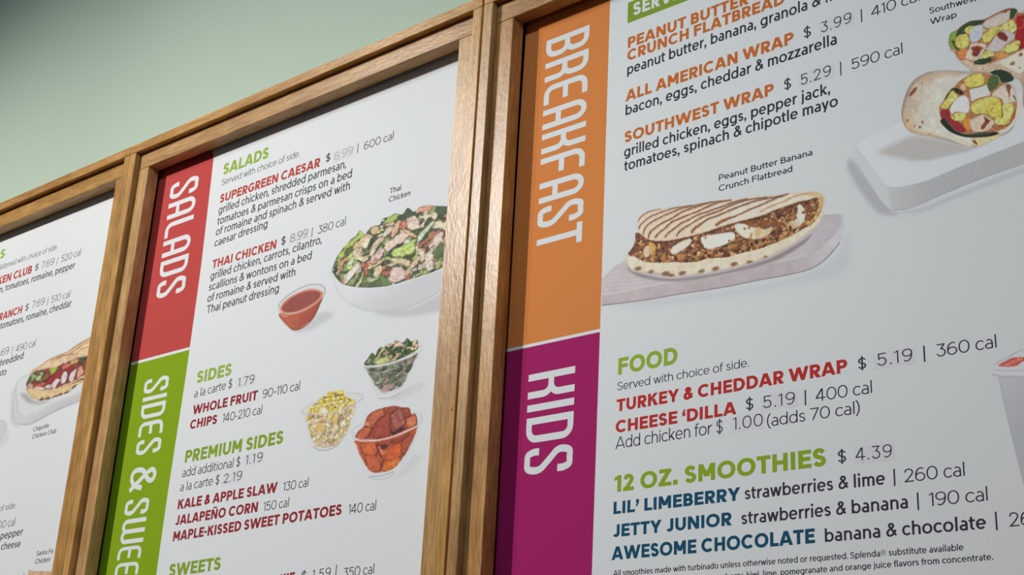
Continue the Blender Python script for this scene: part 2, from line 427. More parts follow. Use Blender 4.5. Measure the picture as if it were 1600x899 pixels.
        p.rect(W - w, 0, W, X); p.rect(0, W / 2 * .92, w, X); r = W / 2; a = np.radians(np.linspace(180, 360, 13)); p.line(np.stack([r + (r - w / 2) * np.cos(a), r * .92 + (r * .92 + .012 - h / 2) * np.sin(a)], 1)); return p.q, S * .9, W, S
    if ch == 'i': p.rect(0, 0, w, X); p.rect(-w * .04, .87, w * 1.04, .87 + w * 1.1); return p.q, S, w, S
    if ch == 'j':
        p.rect(.12, 0, .12 + w, X); p.rect(.12 - w * .04, .87, .12 + w * 1.04, .87 + w * 1.1)
        a = np.radians(np.linspace(0, -100, 8)); p.line(np.stack([.12 + w - .20 + (.20 - w / 2) * np.cos(a), .0 + (.23 - h / 2) * np.sin(a)], 1)); return p.q, 0, .12 + w, S
    if ch == 'k': W = .60 + .25 * k; t = w * 1.3; p.rect(0, 0, w, 1.04); p.poly((w * .8, .19), (w * .8, .19 + w * 1.3), (W - t - .02, X), (W - .02, X)); p.poly((W - t, 0), (W, 0), (w + .25 * W, .46), (w + .08 * W, .33)); return p.q, S, W, D
    if ch == 'l': p.rect(0, 0, w, 1.04); return p.q, S, w, S
    if ch == 'o': W = .72 + .15 * k; p.ell(0, -.012, W, X + .012); return p.q, R * .8, W, R * .8
    if ch == 's':
        W = .52 + .22 * k; path([(.92, .84), (.70, .97), (.44, 1.01), (.17, .94), (.06, .76), (.18, .60), (.50, .51), (.84, .41), (.96, .23), (.82, .05), (.52, -.01), (.25, .03), (.03, .16)], W, X); return p.q, R * .7, W, R * .7
    if ch == 't':
        W = .42 + .2 * k; p.rect(.09, .22, .09 + w, .93); a = np.radians(np.linspace(180, 285, 8)); p.line(np.stack([.09 + .24 + (.24 - w / 2) * np.cos(a), .22 + (.23 - h / 2) * np.sin(a)], 1)); p.rect(0, X - h * .95, W, X); return p.q, R * .3, W, R * .3
    if ch == 'v': W = .64 + .3 * k; t = w * 1.08; p.diag(t / 2, X, W / 2 - w * .08, 0, t); p.diag(W - t / 2, X, W / 2 + w * .08, 0, t); return p.q, D, W, D
    if ch == 'w':
        W = .96 + .35 * k; t = w * 1.04; q = [t / 2, W * .29, W * .5, W * .71, W - t / 2]; ys = [X, 0, X, 0, X]
        for i in range(4): p.diag(q[i], ys[i], q[i + 1], ys[i + 1], t)
        return p.q, D, W, D
    if ch == 'x': W = .62; t = w * 1.2; p.diag(t / 2, 0, W - t / 2, X, t); p.diag(W - t / 2, 0, t / 2, X, t); return p.q, D, W, D
    if ch == 'y': W = .64 + .3 * k; t = w * 1.08; p.diag(t / 2, X, W / 2 - w * .05, .0, t); p.diag(W - t / 2, X, W * .5 - .10 + w * .0, -.23, t); return p.q, D, W, D
    if ch == 'z': W = .56 + .2 * k; t = w * 1.25; p.rect(.02, X - h, W - .01, X); p.rect(0, 0, W, h); p.poly((0, h * .6), (t, h * .6), (W - .01, X - h * .6), (W - .01 - t, X - h * .6)); return p.q, R * .6, W, R * .6
    # ---- figures
    if ch == '0': W = .80 + .2 * k; p.ell(0, -.012, W, 1.012); return p.q, R, W, R
    if ch == '1': p.rect(.20, 0, .20 + w, 1); p.poly((0, .88 - h * .9), (0, .88), (.20 + w * .3, 1), (.20 + w * .3, 1 - h)); return p.q, R * .4, .20 + w, S
    if ch == '2': W = .70; path([(.0, .76), (.16, .96), (.46, 1.01), (.82, .93), (.94, .74), (.78, .52), (.42, .24), (.08, .02)], W); p.rect(0, 0, W, h); return p.q, R, W, R
    if ch == '3':
        W = .70; p.rect(.05, 1 - h, W * .93, 1); p.poly((W * .93 - w * 1.2, 1 - h * .5), (W * .93, 1 - h * .5), (W * .42 + w * 1.1, .58), (W * .42 - w * .1, .58))
        path([(.42, .615), (.78, .56), (.99, .32), (.86, .08), (.50, -.01), (.22, .04), (.0, .20)], W); return p.q, R, W, R
    if ch == '4':
        W = .80; p.rect(W * .68 - w / 2, 0, W * .68 + w / 2, 1); p.rect(0, .22, W, .22 + h); p.poly((0, .22 + h * .2), (0, .22 + h * 1.1), (W * .68 - w * .9, 1), (W * .68, 1), (W * .68, .92), (w * 1.1, .22 + h * .8)); return p.q, R * .5, W, R * .6
    if ch == '5':
        W = .70; p.rect(.08, 1 - h, W * .93, 1); p.rect(.08, .48, .08 + w, 1); path([(.10, .54), (.48, .635), (.84, .55), (.99, .32), (.86, .08), (.50, -.01), (.20, .05), (.0, .18)], W); return p.q, R, W, R
    if ch == '6':
        W = .74; p.ell(0, -.012, W, .62 + .01); path([(.86, .93), (.58, 1.01), (.24, .90), (.05, .64), (.0, .36)], W); return p.q, R, W, R
    if ch == '9':
        W = .74; p.ell(0, .38, W, 1.012); path([(.14, .07), (.42, -.01), (.76, .10), (.95, .36), (1.0, .64)], W); return p.q, R, W, R
    if ch == '7': W = .70; t = w * 1.08; p.rect(0, 1 - h, W, 1); p.poly((.14, 0), (.14 + t, 0), (W, 1 - h * .5), (W - t, 1 - h * .5)); return p.q, R * .6, W, R * .4
    if ch == '8': W = .74; p.ell(.04, .48, W - .04, 1.012); p.ell(0, -.012, W, .56); return p.q, R, W, R
    # ---- signs
    if ch == '.': d = max(w * 1.15, .12); p.rect(0, 0, d, d); return p.q, S * .7, d, S * .7
    if ch == ',': d = max(w * 1.15, .12); p.poly((0, 0), (d, 0), (d, d), (0, d)); p.poly((d * .35, 0), (d, 0), (d * .5, -d * 1.0), (d * .0, -d * 1.0)); return p.q, S * .6, d, S * .7
    if ch == '-': p.rect(0, .33, .34, .33 + h); return p.q, R, .34, R
    if ch == '–': p.rect(0, .36, .42, .36 + h); return p.q, R, .42, R
    if ch == '|': p.rect(0, -.2, w, 1.1); return p.q, .1, w, .1
    if ch in "‘’":
        d = max(w * 1.0, .12)
        if ch == '’': p.rect(0, 1 - d, d, 1); p.poly((d * .3, 1 - d), (d, 1 - d), (d * .45, 1 - d * 2.2), (-d * .05, 1 - d * 2.2))
        else: p.rect(0, 1 - d * 2, d, 1 - d); p.poly((0, 1 - d), (d * .7, 1 - d), (d * 1.05, 1.02), (d * .55, 1.02))
        return p.q, R, d, R
    if ch == '(': a = np.radians(np.linspace(125, 235, 12)); p.line(np.stack([.55 + .55 * np.cos(a), .46 + .78 * np.sin(a)], 1)); return p.q, R, .26, R * .5
    if ch == ')': a = np.radians(np.linspace(55, -55, 12)); p.line(np.stack([-.30 + .55 * np.cos(a), .46 + .78 * np.sin(a)], 1)); return p.q, R * .5, .26, R
    if ch == '$':
        W = .62; path([(.95, .84), (.74, .965), (.46, 1.01), (.17, .94), (.05, .77), (.16, .60), (.50, .51), (.85, .41), (.96, .22), (.82, .05), (.50, -.01), (.22, .04), (.0, .17)], W)
        p.rect(W / 2 - w / 2, -.14, W / 2 + w / 2, 1.14); return p.q, R, W, R
    if ch == '&':
        W = .78 + .3 * k; A_ = crom([box(u, v, W) for u, v in [(1.02, .0), (.72, .30), (.40, .66), (.22, .84), (.30, .98), (.48, 1.02), (.66, .95), (.70, .80), (.55, .65), (.22, .50), (.02, .30), (.06, .08), (.28, -.01), (.52, .03), (.78, .20), (.98, .48)]]); p.line(A_[:38]); p.line(A_[36:76]); p.line(A_[74:]); return p.q, R, W, D
    if ch == '®':
        q = Pen(.05, .05); q.ell(0, .12, .85, .98); q.rect(.28, .32, .34, .78)
        q.line(np.stack([.42 + .14 * np.cos(np.radians(np.linspace(-90, 90, 8))), .67 + .09 * np.sin(np.radians(np.linspace(-90, 90, 8)))], 1)); q.rect(.3, .55, .43, .6); q.rect(.3, .74, .43, .79); q.poly((.40, .58), (.46, .58), (.60, .32), (.53, .32)); return q.q, .04, .85, .04
    return [], 0, .5, 0

def cglyph(ch, w):
    """tall condensed capitals of the side bands"""
    p = Pen(w, w * 0.93); h = p.h; W = 0.46; n = w / 2; m = h / 2; r = 0.17
    def arc(cx, cy, rx, ry, a0, a1, k=7):
        a = np.radians(np.linspace(a0, a1, k)); return [(cx + rx * math.cos(t), cy + ry * math.sin(t)) for t in a]
    L_, R_, B_, T_ = n, W - n, m, 1 - m
    rr = min(r, (W - w) / 2)
    if ch == ' ': return [], 0, .17, 0
    if ch == 'A':
        p.line([(L_, 0), (L_, 1 - rr * 1.1 - m)] + arc(L_ + rr, 1 - rr * 1.1 - m, rr, rr * 1.1, 180, 90) + arc(R_ - rr, 1 - rr * 1.1 - m, rr, rr * 1.1, 90, 0) + [(R_, 0)]); p.rect(n, .30, W - n, .30 + h)
    elif ch == 'B' or ch == 'D':
        p.rect(0, 0, w, 1)
        ys = [(0, 1)] if ch == 'D' else [(.5 - m, 1), (0, .5 + m)]
        for y0, y1 in ys: p.line([(n, y0 + m), (R_ - rr, y0 + m)] + arc(R_ - rr, y0 + m + rr, rr, rr, -90, 0) + arc(R_ - rr, y1 - m - rr, rr, rr, 0, 90) + [(n, y1 - m)])
    elif ch == 'R':
        p.rect(0, 0, w, 1); y0 = .46 - m
        p.line([(n, y0 + m), (R_ - rr, y0 + m)] + arc(R_ - rr, y0 + m + rr, rr, rr, -90, 0) + arc(R_ - rr, T_ - rr, rr, rr, 0, 90) + [(n, T_)])
        p.line(arc(R_ - rr, .46 - rr * .9, rr, rr * .9, 90, 0) + [(R_, 0)])
    elif ch == 'E':
        p.line([(W - .01, T_), (L_ + rr, T_)] + arc(L_ + rr, T_ - rr, rr, rr, 90, 180) + arc(L_ + rr, B_ + rr, rr, rr, 180, 270) + [(W - .01, B_)]); p.rect(n, .5 - m, W * .88, .5 + m)
    elif ch == 'F':
        p.line([(W - .01, T_), (L_ + rr, T_)] + arc(L_ + rr, T_ - rr, rr, rr, 90, 180) + [(L_, 0)]); p.rect(n, .48 - m, W * .88, .48 + m)
    elif ch == 'L': p.line([(L_, 1), (L_, B_ + rr)] + arc(L_ + rr, B_ + rr, rr, rr, 180, 270) + [(W * .92, B_)]); return p.q, .055, W * .92, .03
    elif ch == 'I': p.rect(0, 0, w, 1); return p.q, .06, w, .06
    elif ch == 'K':
        p.rect(0, 0, w, 1); p.line([(n, .5), (R_ - rr, .5)] + arc(R_ - rr, .5 + rr, rr, rr, -90, 0) + [(R_, 1)]); p.line([(n, .5), (R_ - rr, .5)] + arc(R_ - rr, .5 - rr, rr, rr, 90, 0) + [(R_, 0)])
    elif ch == 'S':
        p.curve([(R_, .70), (R_, .82), (R_ - .05, .94), (W / 2, T_ + .005), (L_ + .05, .94), (L_, .80), (L_ + .02, .68), (W / 2 - .05, .57), (W / 2 + .05, .46), (R_ - .02, .34), (R_, .20), (R_ - .05, .065), (W / 2, B_ - .005), (L_ + .05, .065), (L_, .18), (L_, .30)])
    elif ch == 'T': W = .44; p.rect(0, 1 - h, W, 1); p.rect(W / 2 - n, 0, W / 2 + n, 1); return p.q, .03, W, .03
    elif ch == 'W':
        W = .72
        for x in (0, W / 2 - n): 
            a0, b0 = x + n, x + W / 2
            q = (b0 - a0) / 2
            p.line([(a0, 1), (a0, B_ + q)] + arc(a0 + q, B_ + q, q, q, 180, 360, 9) + [(b0, 1)])
    elif ch == '&':
        W = .56; A_ = crom([(W, .02), (.36, .34), (.16, .66), (.11, .82), (.16, .92), (.25, .96), (.35, .91), (.38, .80), (.30, .66), (.12, .50), (n, .32), (n + .01, .16), (.15, .06), (.28, .05), (.40, .14), (.48, .30), (W - .03, .50)]); p.line(A_[:38]); p.line(A_[36:76]); p.line(A_[74:])
    return p.q, .055, W, .055

GC = {}
def layout(s, w, track=0.0, cond=False):
    x = 0.0; out = []; prev_r = 0; first = True
    for ch in s:
        k = (ch, round(w, 3), cond)
        if k not in GC: GC[k] = (cglyph if cond else glyph)(ch, w)
        q, l, W, r = GC[k]
        if not first: x += l + prev_r + track
        else: first = False
        out.append((q, x)); x += W; prev_r = r
    return out, x

YT = YP - 0.00012      # lettering lies on the sheet
def text(s, x0, y0, x1, y1, hpx, w, mat, root, parent, name, track=0.0, cond=False, top=None, label=None, Y=None):
    """lettering whose baseline runs between two points of the sheet, cap height given at its start"""
    Y = YT if Y is None else Y
    a = np.array(P(x0, y0, YP)); b = np.array(P(x1, y1, YP))
    if top is None:
        c = np.array(P(x0, y0 - hpx, YP)); H = c[1] - a[1]; up = np.array((0.0, 1.0))
    else:
        c = np.array(P(top[0], top[1], YP)); up = np.array((1.0, 0.0)); H = c[0] - a[0]
    out, wd = layout(s, w, track, cond)
    d = (b - a) / wd
    ox, oy, oz = root.location
    vs = []; fs = []; kk = 0
    for q, gx in out:
        strokes = 0
        for poly in q:
            if poly is None: strokes += 1; continue
            n0 = len(vs)
            pp = [a + d * (gx + u) + up * (H * v) for u, v in poly]
            pp = [p_ for t_, p_ in enumerate(pp) if np.hypot(*(p_ - pp[t_ - 1])) > 1e-7]
            if len(pp) < 3: continue
            ar = sum(pp[i][0] * pp[(i + 1) % len(pp)][1] - pp[(i + 1) % len(pp)][0] * pp[i][1] for i in range(len(pp)))
            if abs(ar) < 1e-12: continue
            if ar < 0: pp.reverse()                       # every face looks out of the sheet
            lift = -0.00002 * strokes       # overlapping strokes never share a plane
            for pt in pp: vs.append((pt[0] - ox, Y - oy + lift, pt[1] - oz))
            fs.append(tuple(range(n0, len(vs))))
    me = bpy.data.meshes.new(name); me.from_pydata(vs, [], fs); me.update()
    return link(name, me, mat, parent, label)
# ------------------------------------------------------------------ coloured side bands
REF3T = (208, 212, 212); REF3B = (186, 189, 190); REF2T = (224, 223, 218); REF2B = (204, 204, 202); REF1 = (228, 226, 220)
def px(*pts): return [P(x, y, YP) for x, y in pts]
ZT = TOP - 0.031
orange = ink_mat((203, 126, 68), REF3T)
magenta = ink_mat((154, 36, 94), REF3T)
red = ink_mat((192, 76, 70), REF2T)
green = ink_mat((134, 162, 30), REF2T)
YB = YP - 0.00005
x_l = -1.2270
xr0 = P(953.3, 0, YP)[0]; xr1 = P(937.6, 513, YP); xr2 = P(923.5, 899, YP)[0]
zo = P(937.6, 513.8, YP)[1]; zm = P(937.2, 519.0, YP)[1]
def shl(z): # left edge of the right-hand sheet
    return -1.2310 + (TOP - z) / (TOP - BOT) * -0.0140 + 0.0004
flat('color_band', [[(shl(ZT), ZT), (shl(zo), zo), (xr1[0], zo), (xr0, ZT)]], YB, orange, B3, S3, 'orange band lettered BREAKFAST')
flat('color_band', [[(shl(zm), zm), (shl(BOT + .03), BOT + .03), (xr2, BOT + .03), (xr1[0], zm)]], YB, magenta, B3, S3, 'magenta band lettered KIDS')
def sh2(z): return -2.1500 + (TOP - z) / (TOP - BOT) * -0.0060 + 0.0004
# red band: its upper right corner is rounded
rb = [(333.5, 249), (333.3, 243), (332, 238), (329.5, 233.5)]
zr = P(296.6, 542.3, YP)[1]; zg = P(296.2, 546.8, YP)[1]
zt2 = P(329.5, 233.5, YP)[1]
flat('color_band', [[(sh2(zt2), zt2 + .002), (sh2(zr), zr)] + px((296.6, 542.3), (302.6, 500), (314.3, 415), (319.6, 370), (331.2, 270)) + px(*rb)], YB, red, B2, S2, 'red band lettered SALADS')
e2 = P(244.0, 900, YP)[0]
flat('color_band', [[(sh2(zg), zg), (sh2(BOT + .03), BOT + .03), (e2 - .004, BOT + .03)] + px((244.0, 900), (250.3, 854), (263, 765), (281.5, 645), (288.5, 600), (296.2, 546.8))], YB, green, B2, S2, 'green band lettered SIDES & SWEETS')

white_ink = base_mat('white_lettering', WHITE, 0.6, 0.1)
CW = 0.128
text('BREAKFAST', 854.3, 64.5, 838, 396, 0, CW, white_ink, B3, S3, 'band_lettering', cond=True, top=(921.3, 44))
text('KIDS', 826.4, 586.5, 819, 744, 0, CW, white_ink, B3, S3, 'band_lettering', cond=True, top=(899, 573))
text('SALADS', 268, 289, 243.8, 468.5, 0, CW, white_ink, B2, S2, 'band_lettering', cond=True, top=(311, 273))
text('SIDES', 227, 595, 211.8, 713, 0, CW, white_ink, B2, S2, 'band_lettering', cond=True, top=(264.5, 586))
text('&', 206.5, 733, 201.5, 768, 0, CW, white_ink, B2, S2, 'band_lettering', cond=True, top=(246, 724))
text('SW', 197.5, 783, 186.8, 852, 0, CW, white_ink, B2, S2, 'band_lettering', cond=True, top=(234, 777))
text('EETS', 185.8, 856.5, 170.5, 950, 0, CW, white_ink, B2, S2, 'band_lettering', cond=True, top=(222.5, 851))

# ------------------------------------------------------------------ lettering styles
LT, BD, HV, CP = 0.098, 0.163, 0.25, 0.15
k3t = ink_mat((52, 54, 58), REF3T); k3 = ink_mat((46, 48, 54), REF3B); k2 = ink_mat((84, 80, 76), REF2T); k2b = ink_mat((72, 72, 72), REF2B); k1 = ink_mat((96, 92, 88), REF1)
k2l = ink_mat((104, 100, 96), REF2T); k1l = ink_mat((128, 124, 118), REF1)
or_ = ink_mat((192, 104, 48), REF3T); rd3 = ink_mat((160, 44, 44), REF3B); bl = ink_mat((24, 68, 92), REF3B)
gr3 = ink_mat((132, 160, 52), (198, 201, 201)); gr3b = ink_mat((118, 144, 36), REF3B); rd2 = ink_mat((188, 76, 66), REF2T); rd2b = ink_mat((138, 44, 48), REF2B)
gr2 = ink_mat((152, 178, 72), REF2T); gr2b = ink_mat((124, 148, 44), REF2B); gr1 = ink_mat((150, 180, 70), REF1); rd1 = ink_mat((190, 78, 70), REF1)
glare_ink = ink_mat((184, 174, 168), REF2T); k2pale = ink_mat((132, 126, 120), REF2T)  # glare on a price sticker put into its ink colour; then a lighter grey

def T(root, sheet, name, w, mat, s, x0, y0, x1, y1, h, tr=0.0, Y=None):
    return text(s, x0, y0, x1, y1, h, w, mat, root, sheet, name, track=tr, Y=Y)
def rule(root, sheet, mat, xb, yb, xt, yt, mm):
    a = P(xb, yb, YP); b = P(xt, yt, YP); hw = mm / 2000
    flat('divider_mark', [[(a[0] - hw, a[1]), (a[0] + hw, a[1]), (a[0] + hw, b[1]), (a[0] - hw, b[1])]], YT, mat, root, sheet)
stick_m = base_mat('price_sticker_film', tuple(WHITE * np.array((0.955, 0.945, 0.96))), 0.6, 0.1)
def sticker(root, sheet, x0, y0, x1, y1, h, n):
    """small clear-matt squares that carry the figures of a price, one per figure"""
    a = np.array(P(x0, y0, YP)); b = np.array(P(x1, y1, YP)); H = P(x0, y0 - h, YP)[1] - a[1]
    for i in range(n):
        u0 = a + (b - a) * ((i + 0.02) / n); u1 = a + (b - a) * ((i + 0.98) / n)
        dz = 0.0006 * ((i * 7) % 3 - 1)
        flat('price_sticker', [[(u0[0], u0[1] - H * .16 + dz), (u1[0], u1[1] - H * .16 + dz), (u1[0], u1[1] + H * 1.16 + dz), (u0[0], u0[1] + H * 1.16 + dz)]], YP - 0.00007, stick_m, root, sheet)

# ---- right-hand board
def t3(*a, **k): return T(B3, S3, *a, **k)
# green plate behind SERVED
zc = P(980.5, 36.6, YP); zr_ = P(1076, 0.4, YP)
flat('green_plate', [[(zc[0], zc[1]), (zr_[0] + .05, zr_[1] + .0005), (zr_[0] + .05, zr_[1] + .034), (zc[0], zc[1] + .034)]], YB, ink_mat((122, 150, 50), REF3T), B3, S3)
t3('heading_lettering', HV, white_ink, 'SERVED', 989, 25.2, 1083, -10.5, 19.5)
t3('dish_name_lettering', HV, or_, 'PEANUT BUTTER', 981, 75.6, 1170, 5.6, 16.4)
t3('dish_name_lettering', HV, or_, 'CRUNCH FLATBREAD', 980, 95.6, 1226, 5.2, 16.4)
t3('description_lettering', BD, k3t, 'peanut butter, banana, granola &', 980, 117.2, 1282.5, 7.6, 15.8)
t3('description_lettering', BD, k3t, 'honey', 1290.4, 4.6, 1348, -16, 15.5)
t3('dish_name_lettering', HV, or_, 'ALL AMERICAN WRAP', 977.4, 159.3, 1240, 67.4, 17)
t3('price_lettering', LT + .02, k3t, '$', 1255.6, 60, 1267.6, 55.6, 15.5)
sticker(B3, S3, 1279, 52.5, 1334, 33.5, 16, 4)
t3('price_lettering', LT + .005, k3t, '3.99', 1282.7, 51.8, 1330.5, 34.8, 16.3, tr=.12)
rule(B3, S3, k3t, 1346.5, 34.8, 1345.4, 14.4, 1.5)
t3('calorie_lettering', LT, k3t, '410 cal', 1361.5, 26.8, 1437, .8, 16)
t3('description_lettering', BD, k3t, 'bacon, eggs, cheddar & mozzarella', 977.4, 180.6, 1307.5, 68.6, 15.8)
t3('dish_name_lettering', HV, or_, 'SOUTHWEST WRAP', 975.5, 223.6, 1209, 147.7, 16.8)
t3('price_lettering', LT + .02, k3t, '$', 1225, 141, 1236.6, 136.8, 15.5)
sticker(B3, S3, 1247, 134.5, 1303, 116, 16, 4)
t3('price_lettering', LT + .005, k3t, '5.29', 1251, 133.6, 1298.6, 117.6, 16.6, tr=.12)
rule(B3, S3, k3t, 1314.1, 118.2, 1313.2, 96.6, 1.5)
t3('calorie_lettering', LT, k3t, '590 cal', 1330.4, 109.3, 1410.4, 83.4, 16.6)
t3('description_lettering', BD, k3t, 'grilled chicken, eggs, pepper jack,', 975, 246, 1297, 145.8, 15.6)
t3('description_lettering', BD, k3t, 'tomatoes, spinach & chipotle mayo', 975, 267.8, 1309.3, 165.3, 15.6)
t3('caption_lettering', CP, k3t, 'Peanut Butter Banana', 1123.3, 282.8, 1269.2, 242.6, 9.3)
t3('caption_lettering', CP, k3t, 'Crunch Flatbread', 1123, 299.4, 1238, 268.2, 9.3)
t3('caption_lettering', CP, k3t, 'Southwest', 1452.3, 21.8, 1526, 1.2, 9.3)
t3('caption_lettering', CP, k3t, 'Wrap', 1453.2, 38.8, 1495, 26.8, 9.3)
t3('heading_lettering', HV, gr3, 'FOOD', 965.8, 586.2, 1058.3, 568.4, 25.8)
t3('note_lettering', .10, k3, 'Served with choice of side.', 964.4, 610.6, 1170.2, 573, 12.6)
t3('dish_name_lettering', HV, rd3, 'TURKEY & CHEDDAR WRAP', 963.3, 643.8, 1324, 582, 18.9)
t3('price_lettering', LT + .02, k3, '$', 1340.6, 577.6, 1354, 575.2, 17)
sticker(B3, S3, 1365, 574.5, 1431, 564, 19, 4)
t3('price_lettering', LT, k3, '5.19', 1370.8, 572.6, 1426, 563.6, 19.4, tr=.13)
rule(B3, S3, k3, 1444.9, 565.6, 1443.1, 540.6, 1.8)
t3('calorie_lettering', LT, k3, '360 cal', 1463.4, 558.2, 1557.4, 543, 19.6)
t3('dish_name_lettering', HV, rd3, 'CHEESE ‘DILLA', 961.8, 677, 1150.5, 647.3, 18.9)
t3('price_lettering', LT + .02, k3, '$', 1165.2, 641, 1177.6, 639, 17)
sticker(B3, S3, 1188, 640.5, 1246, 632, 19, 4)
t3('price_lettering', LT, k3, '5.19', 1192.2, 638.6, 1242.2, 631.4, 19, tr=.13)
rule(B3, S3, k3, 1258.7, 633.8, 1257.7, 609.8, 1.8)
t3('calorie_lettering', LT, k3, '400 cal', 1274.7, 628, 1362.6, 614.4, 19.2)
t3('description_lettering', LT, k3, 'Add chicken for $', 961.6, 702.2, 1129.6, 675.8, 18.4)
sticker(B3, S3, 1142, 673.5, 1195, 666, 19, 4)
t3('price_lettering', LT, k3, '1.00', 1145.6, 672.2, 1192, 665.4, 19, tr=.08)
t3('description_lettering', LT, k3, '(adds 70 cal)', 1199.4, 667, 1342.8, 646, 18.2)
t3('heading_lettering', HV, gr3b, '12 OZ. SMOOTHIES', 959.8, 769.6, 1291.2, 728, 25.6)
t3('price_lettering', LT + .02, k3, '$', 1309, 723.2, 1322.6, 721.6, 18)
sticker(B3, S3, 1334, 722, 1398, 715, 20, 4)
t3('price_lettering', LT, k3, '4.39', 1337.2, 720.4, 1394, 714.2, 19.8, tr=.1)
t3('dish_name_lettering', HV, bl, 'LIL’ LIMEBERRY', 958.5, 804, 1156.7, 782, 19.2)
t3('description_lettering', BD, k3, 'strawberries & lime', 1163.4, 781, 1383, 757.2, 19.4)
rule(B3, S3, k3, 1398.1, 759.8, 1396.4, 733, 1.8)
t3('calorie_lettering', LT, k3, '260 cal', 1413.3, 754.2, 1507.6, 743.7, 20.6)
t3('dish_name_lettering', HV, bl, 'JETTY JUNIOR', 956.8, 840, 1143.5, 821, 19.4)
t3('description_lettering', BD, k3, 'strawberries & banana', 1158.2, 820, 1418.8, 794.4, 19.8)
rule(B3, S3, k3, 1435, 797.4, 1433.1, 770, 1.8)
t3('calorie_lettering', LT, k3, '190 cal', 1452.4, 791.6, 1543.6, 782.4, 21)
t3('dish_name_lettering', HV, bl, 'AWESOME CHOCOLATE', 955.6, 875.8, 1273.3, 848.8, 20.6)
t3('description_lettering', BD, k3, 'banana & chocolate', 1289.1, 847.4, 1541.2, 826.4, 20.4)
rule(B3, S3, k3, 1557.7, 829, 1555.6, 800.2, 1.8)
t3('calorie_lettering', LT, k3, '260 cal', 1577.6, 823.4, 1676, 815, 21.8)
t3('fine_print_lettering', CP, k3, 'All smoothies made with turbinado unless otherwise noted or requested. Splenda® substitute available', 958, 900.8, 1505.6, 860.2, 8.8)
t3('fine_print_lettering', CP, k3, 'cranberry, kiwi, lime, pomegranate and orange juice flavors from concentrate.', 1112, 907.2, 1552, 875.2, 9)

# ---- middle board
def t2(*a, **k): return T(B2, S2, *a, **k)
t2('heading_lettering', HV, gr2, 'SALADS', 347.8, 274, 419, 246.6, 16.5)
t2('note_lettering', .10, k2l, 'Served with choice of side.', 345.8, 290.4, 468, 244.4, 9.4)
t2('dish_name_lettering', HV, rd2, 'SUPERGREEN CAESAR', 343, 318, 499.6, 260.2, 13)
t2('price_lettering', LT + .03, k2, '$', 508.4, 253.6, 516.2, 250.6, 11)
sticker(B2, S2, 519.5, 252.5, 553, 240, 12, 4)
t2('price_lettering', LT, glare_ink, '8.99', 521.8, 251.4, 550.6, 240.4, 12)
rule(B2, S2, k2l, 558.4, 239.6, 559.8, 224.2, 1.7)
t2('calorie_lettering', LT + .01, k2l, '600 cal', 568.3, 234.6, 614.5, 217.4, 12)
t2('description_lettering', BD - .015, k2, 'grilled chicken, shredded parmesan,', 341, 335, 540.5, 261.8, 11.8)
t2('description_lettering', BD - .015, k2, 'tomatoes & parmesan crisps on a bed', 339, 352.2, 549.4, 277, 11.8)
t2('description_lettering', BD - .015, k2, 'of romaine and spinach & served with', 336.8, 368.8, 546.3, 296, 11.8)
t2('description_lettering', BD - .015, k2, 'caesar dressing', 334.8, 386.2, 417.4, 355.4, 11.8)
t2('dish_name_lettering', HV, rd2, 'THAI CHICKEN', 331, 420.4, 430.9, 388.3, 13)
t2('price_lettering', LT + .03, k2, '$', 438.7, 383.4, 446.2, 380.8, 11.3)
sticker(B2, S2, 450.5, 380.5, 483, 370, 12, 4)
t2('price_lettering', LT, k2pale, '8.99', 452.7, 379.4, 480, 370.4, 12.5)
rule(B2, S2, k2l, 486.9, 371.2, 488.7, 355.4, 1.7)
t2('calorie_lettering', LT + .01, k2l, '380 cal', 496, 366.4, 539.6, 351.5, 12.5)
t2('description_lettering', BD - .015, k2, 'grilled chicken, carrots, cilantro,', 328.3, 438, 502.4, 380.2, 11.8)
t2('description_lettering', BD - .015, k2, 'scallions & wontons on a bed', 325.8, 455.2, 486.3, 405, 11.8)
t2('description_lettering', BD - .015, k2, 'of romaine & served with', 323.6, 472.8, 461, 430.8, 11.8)
t2('description_lettering', BD - .015, k2, 'Thai peanut dressing', 322.3, 490.6, 435.3, 456.4, 12.2)
t2('caption_lettering', CP, k2, 'Thai', 608.8, 303, 626.5, 297, 8)
t2('caption_lettering', CP, k2, 'Chicken', 607.6, 316.4, 641.1, 305.2, 8.2)
t2('heading_lettering', HV, gr2, 'SIDES', 306.5, 599.6, 361, 586.4, 18.2)
t2('description_lettering', LT + .01, k2b, 'a la carte $', 303, 622, 362.3, 605.8, 12.5)
sticker(B2, S2, 368, 606, 398.5, 598.5, 13, 4)
t2('price_lettering', LT + .01, k2b, '1.79', 371.3, 604.9, 396.6, 598.6, 13, tr=.12)
t2('dish_name_lettering', HV, rd2b, 'WHOLE FRUIT', 300.4, 648.6, 401.6, 624.8, 14)
t2('calorie_lettering', LT + .01, k2b, '90–110 cal', 409.8, 623, 468, 609.4, 13.3)
t2('dish_name_lettering', HV, rd2b, 'CHIPS', 296.3, 671.4, 338.5, 662.2, 13.8)
t2('calorie_lettering', LT + .01, k2b, '140-210 cal', 347, 660.8, 408.7, 647, 13.3)
t2('heading_lettering', HV, gr2b, 'PREMIUM SIDES', 288.3, 723.8, 441.8, 693, 18.8)
t2('description_lettering', LT + .01, k2b, 'add additional $', 284.3, 746.3, 374.8, 728.4, 13.5)
sticker(B2, S2, 379.5, 727.5, 411.5, 721, 14, 4)
t2('price_lettering', LT + .01, k2b, '1.19', 383, 726.4, 409.5, 721, 14, tr=.14)
t2('description_lettering', LT + .01, k2b, 'a la carte $', 281, 768.5, 342.3, 756.3, 13.3)
sticker(B2, S2, 345.5, 756.6, 379, 750, 14, 4)
t2('price_lettering', LT + .01, k2b, '2.19', 348.8, 755.7, 377.2, 750.1, 14, tr=.12)
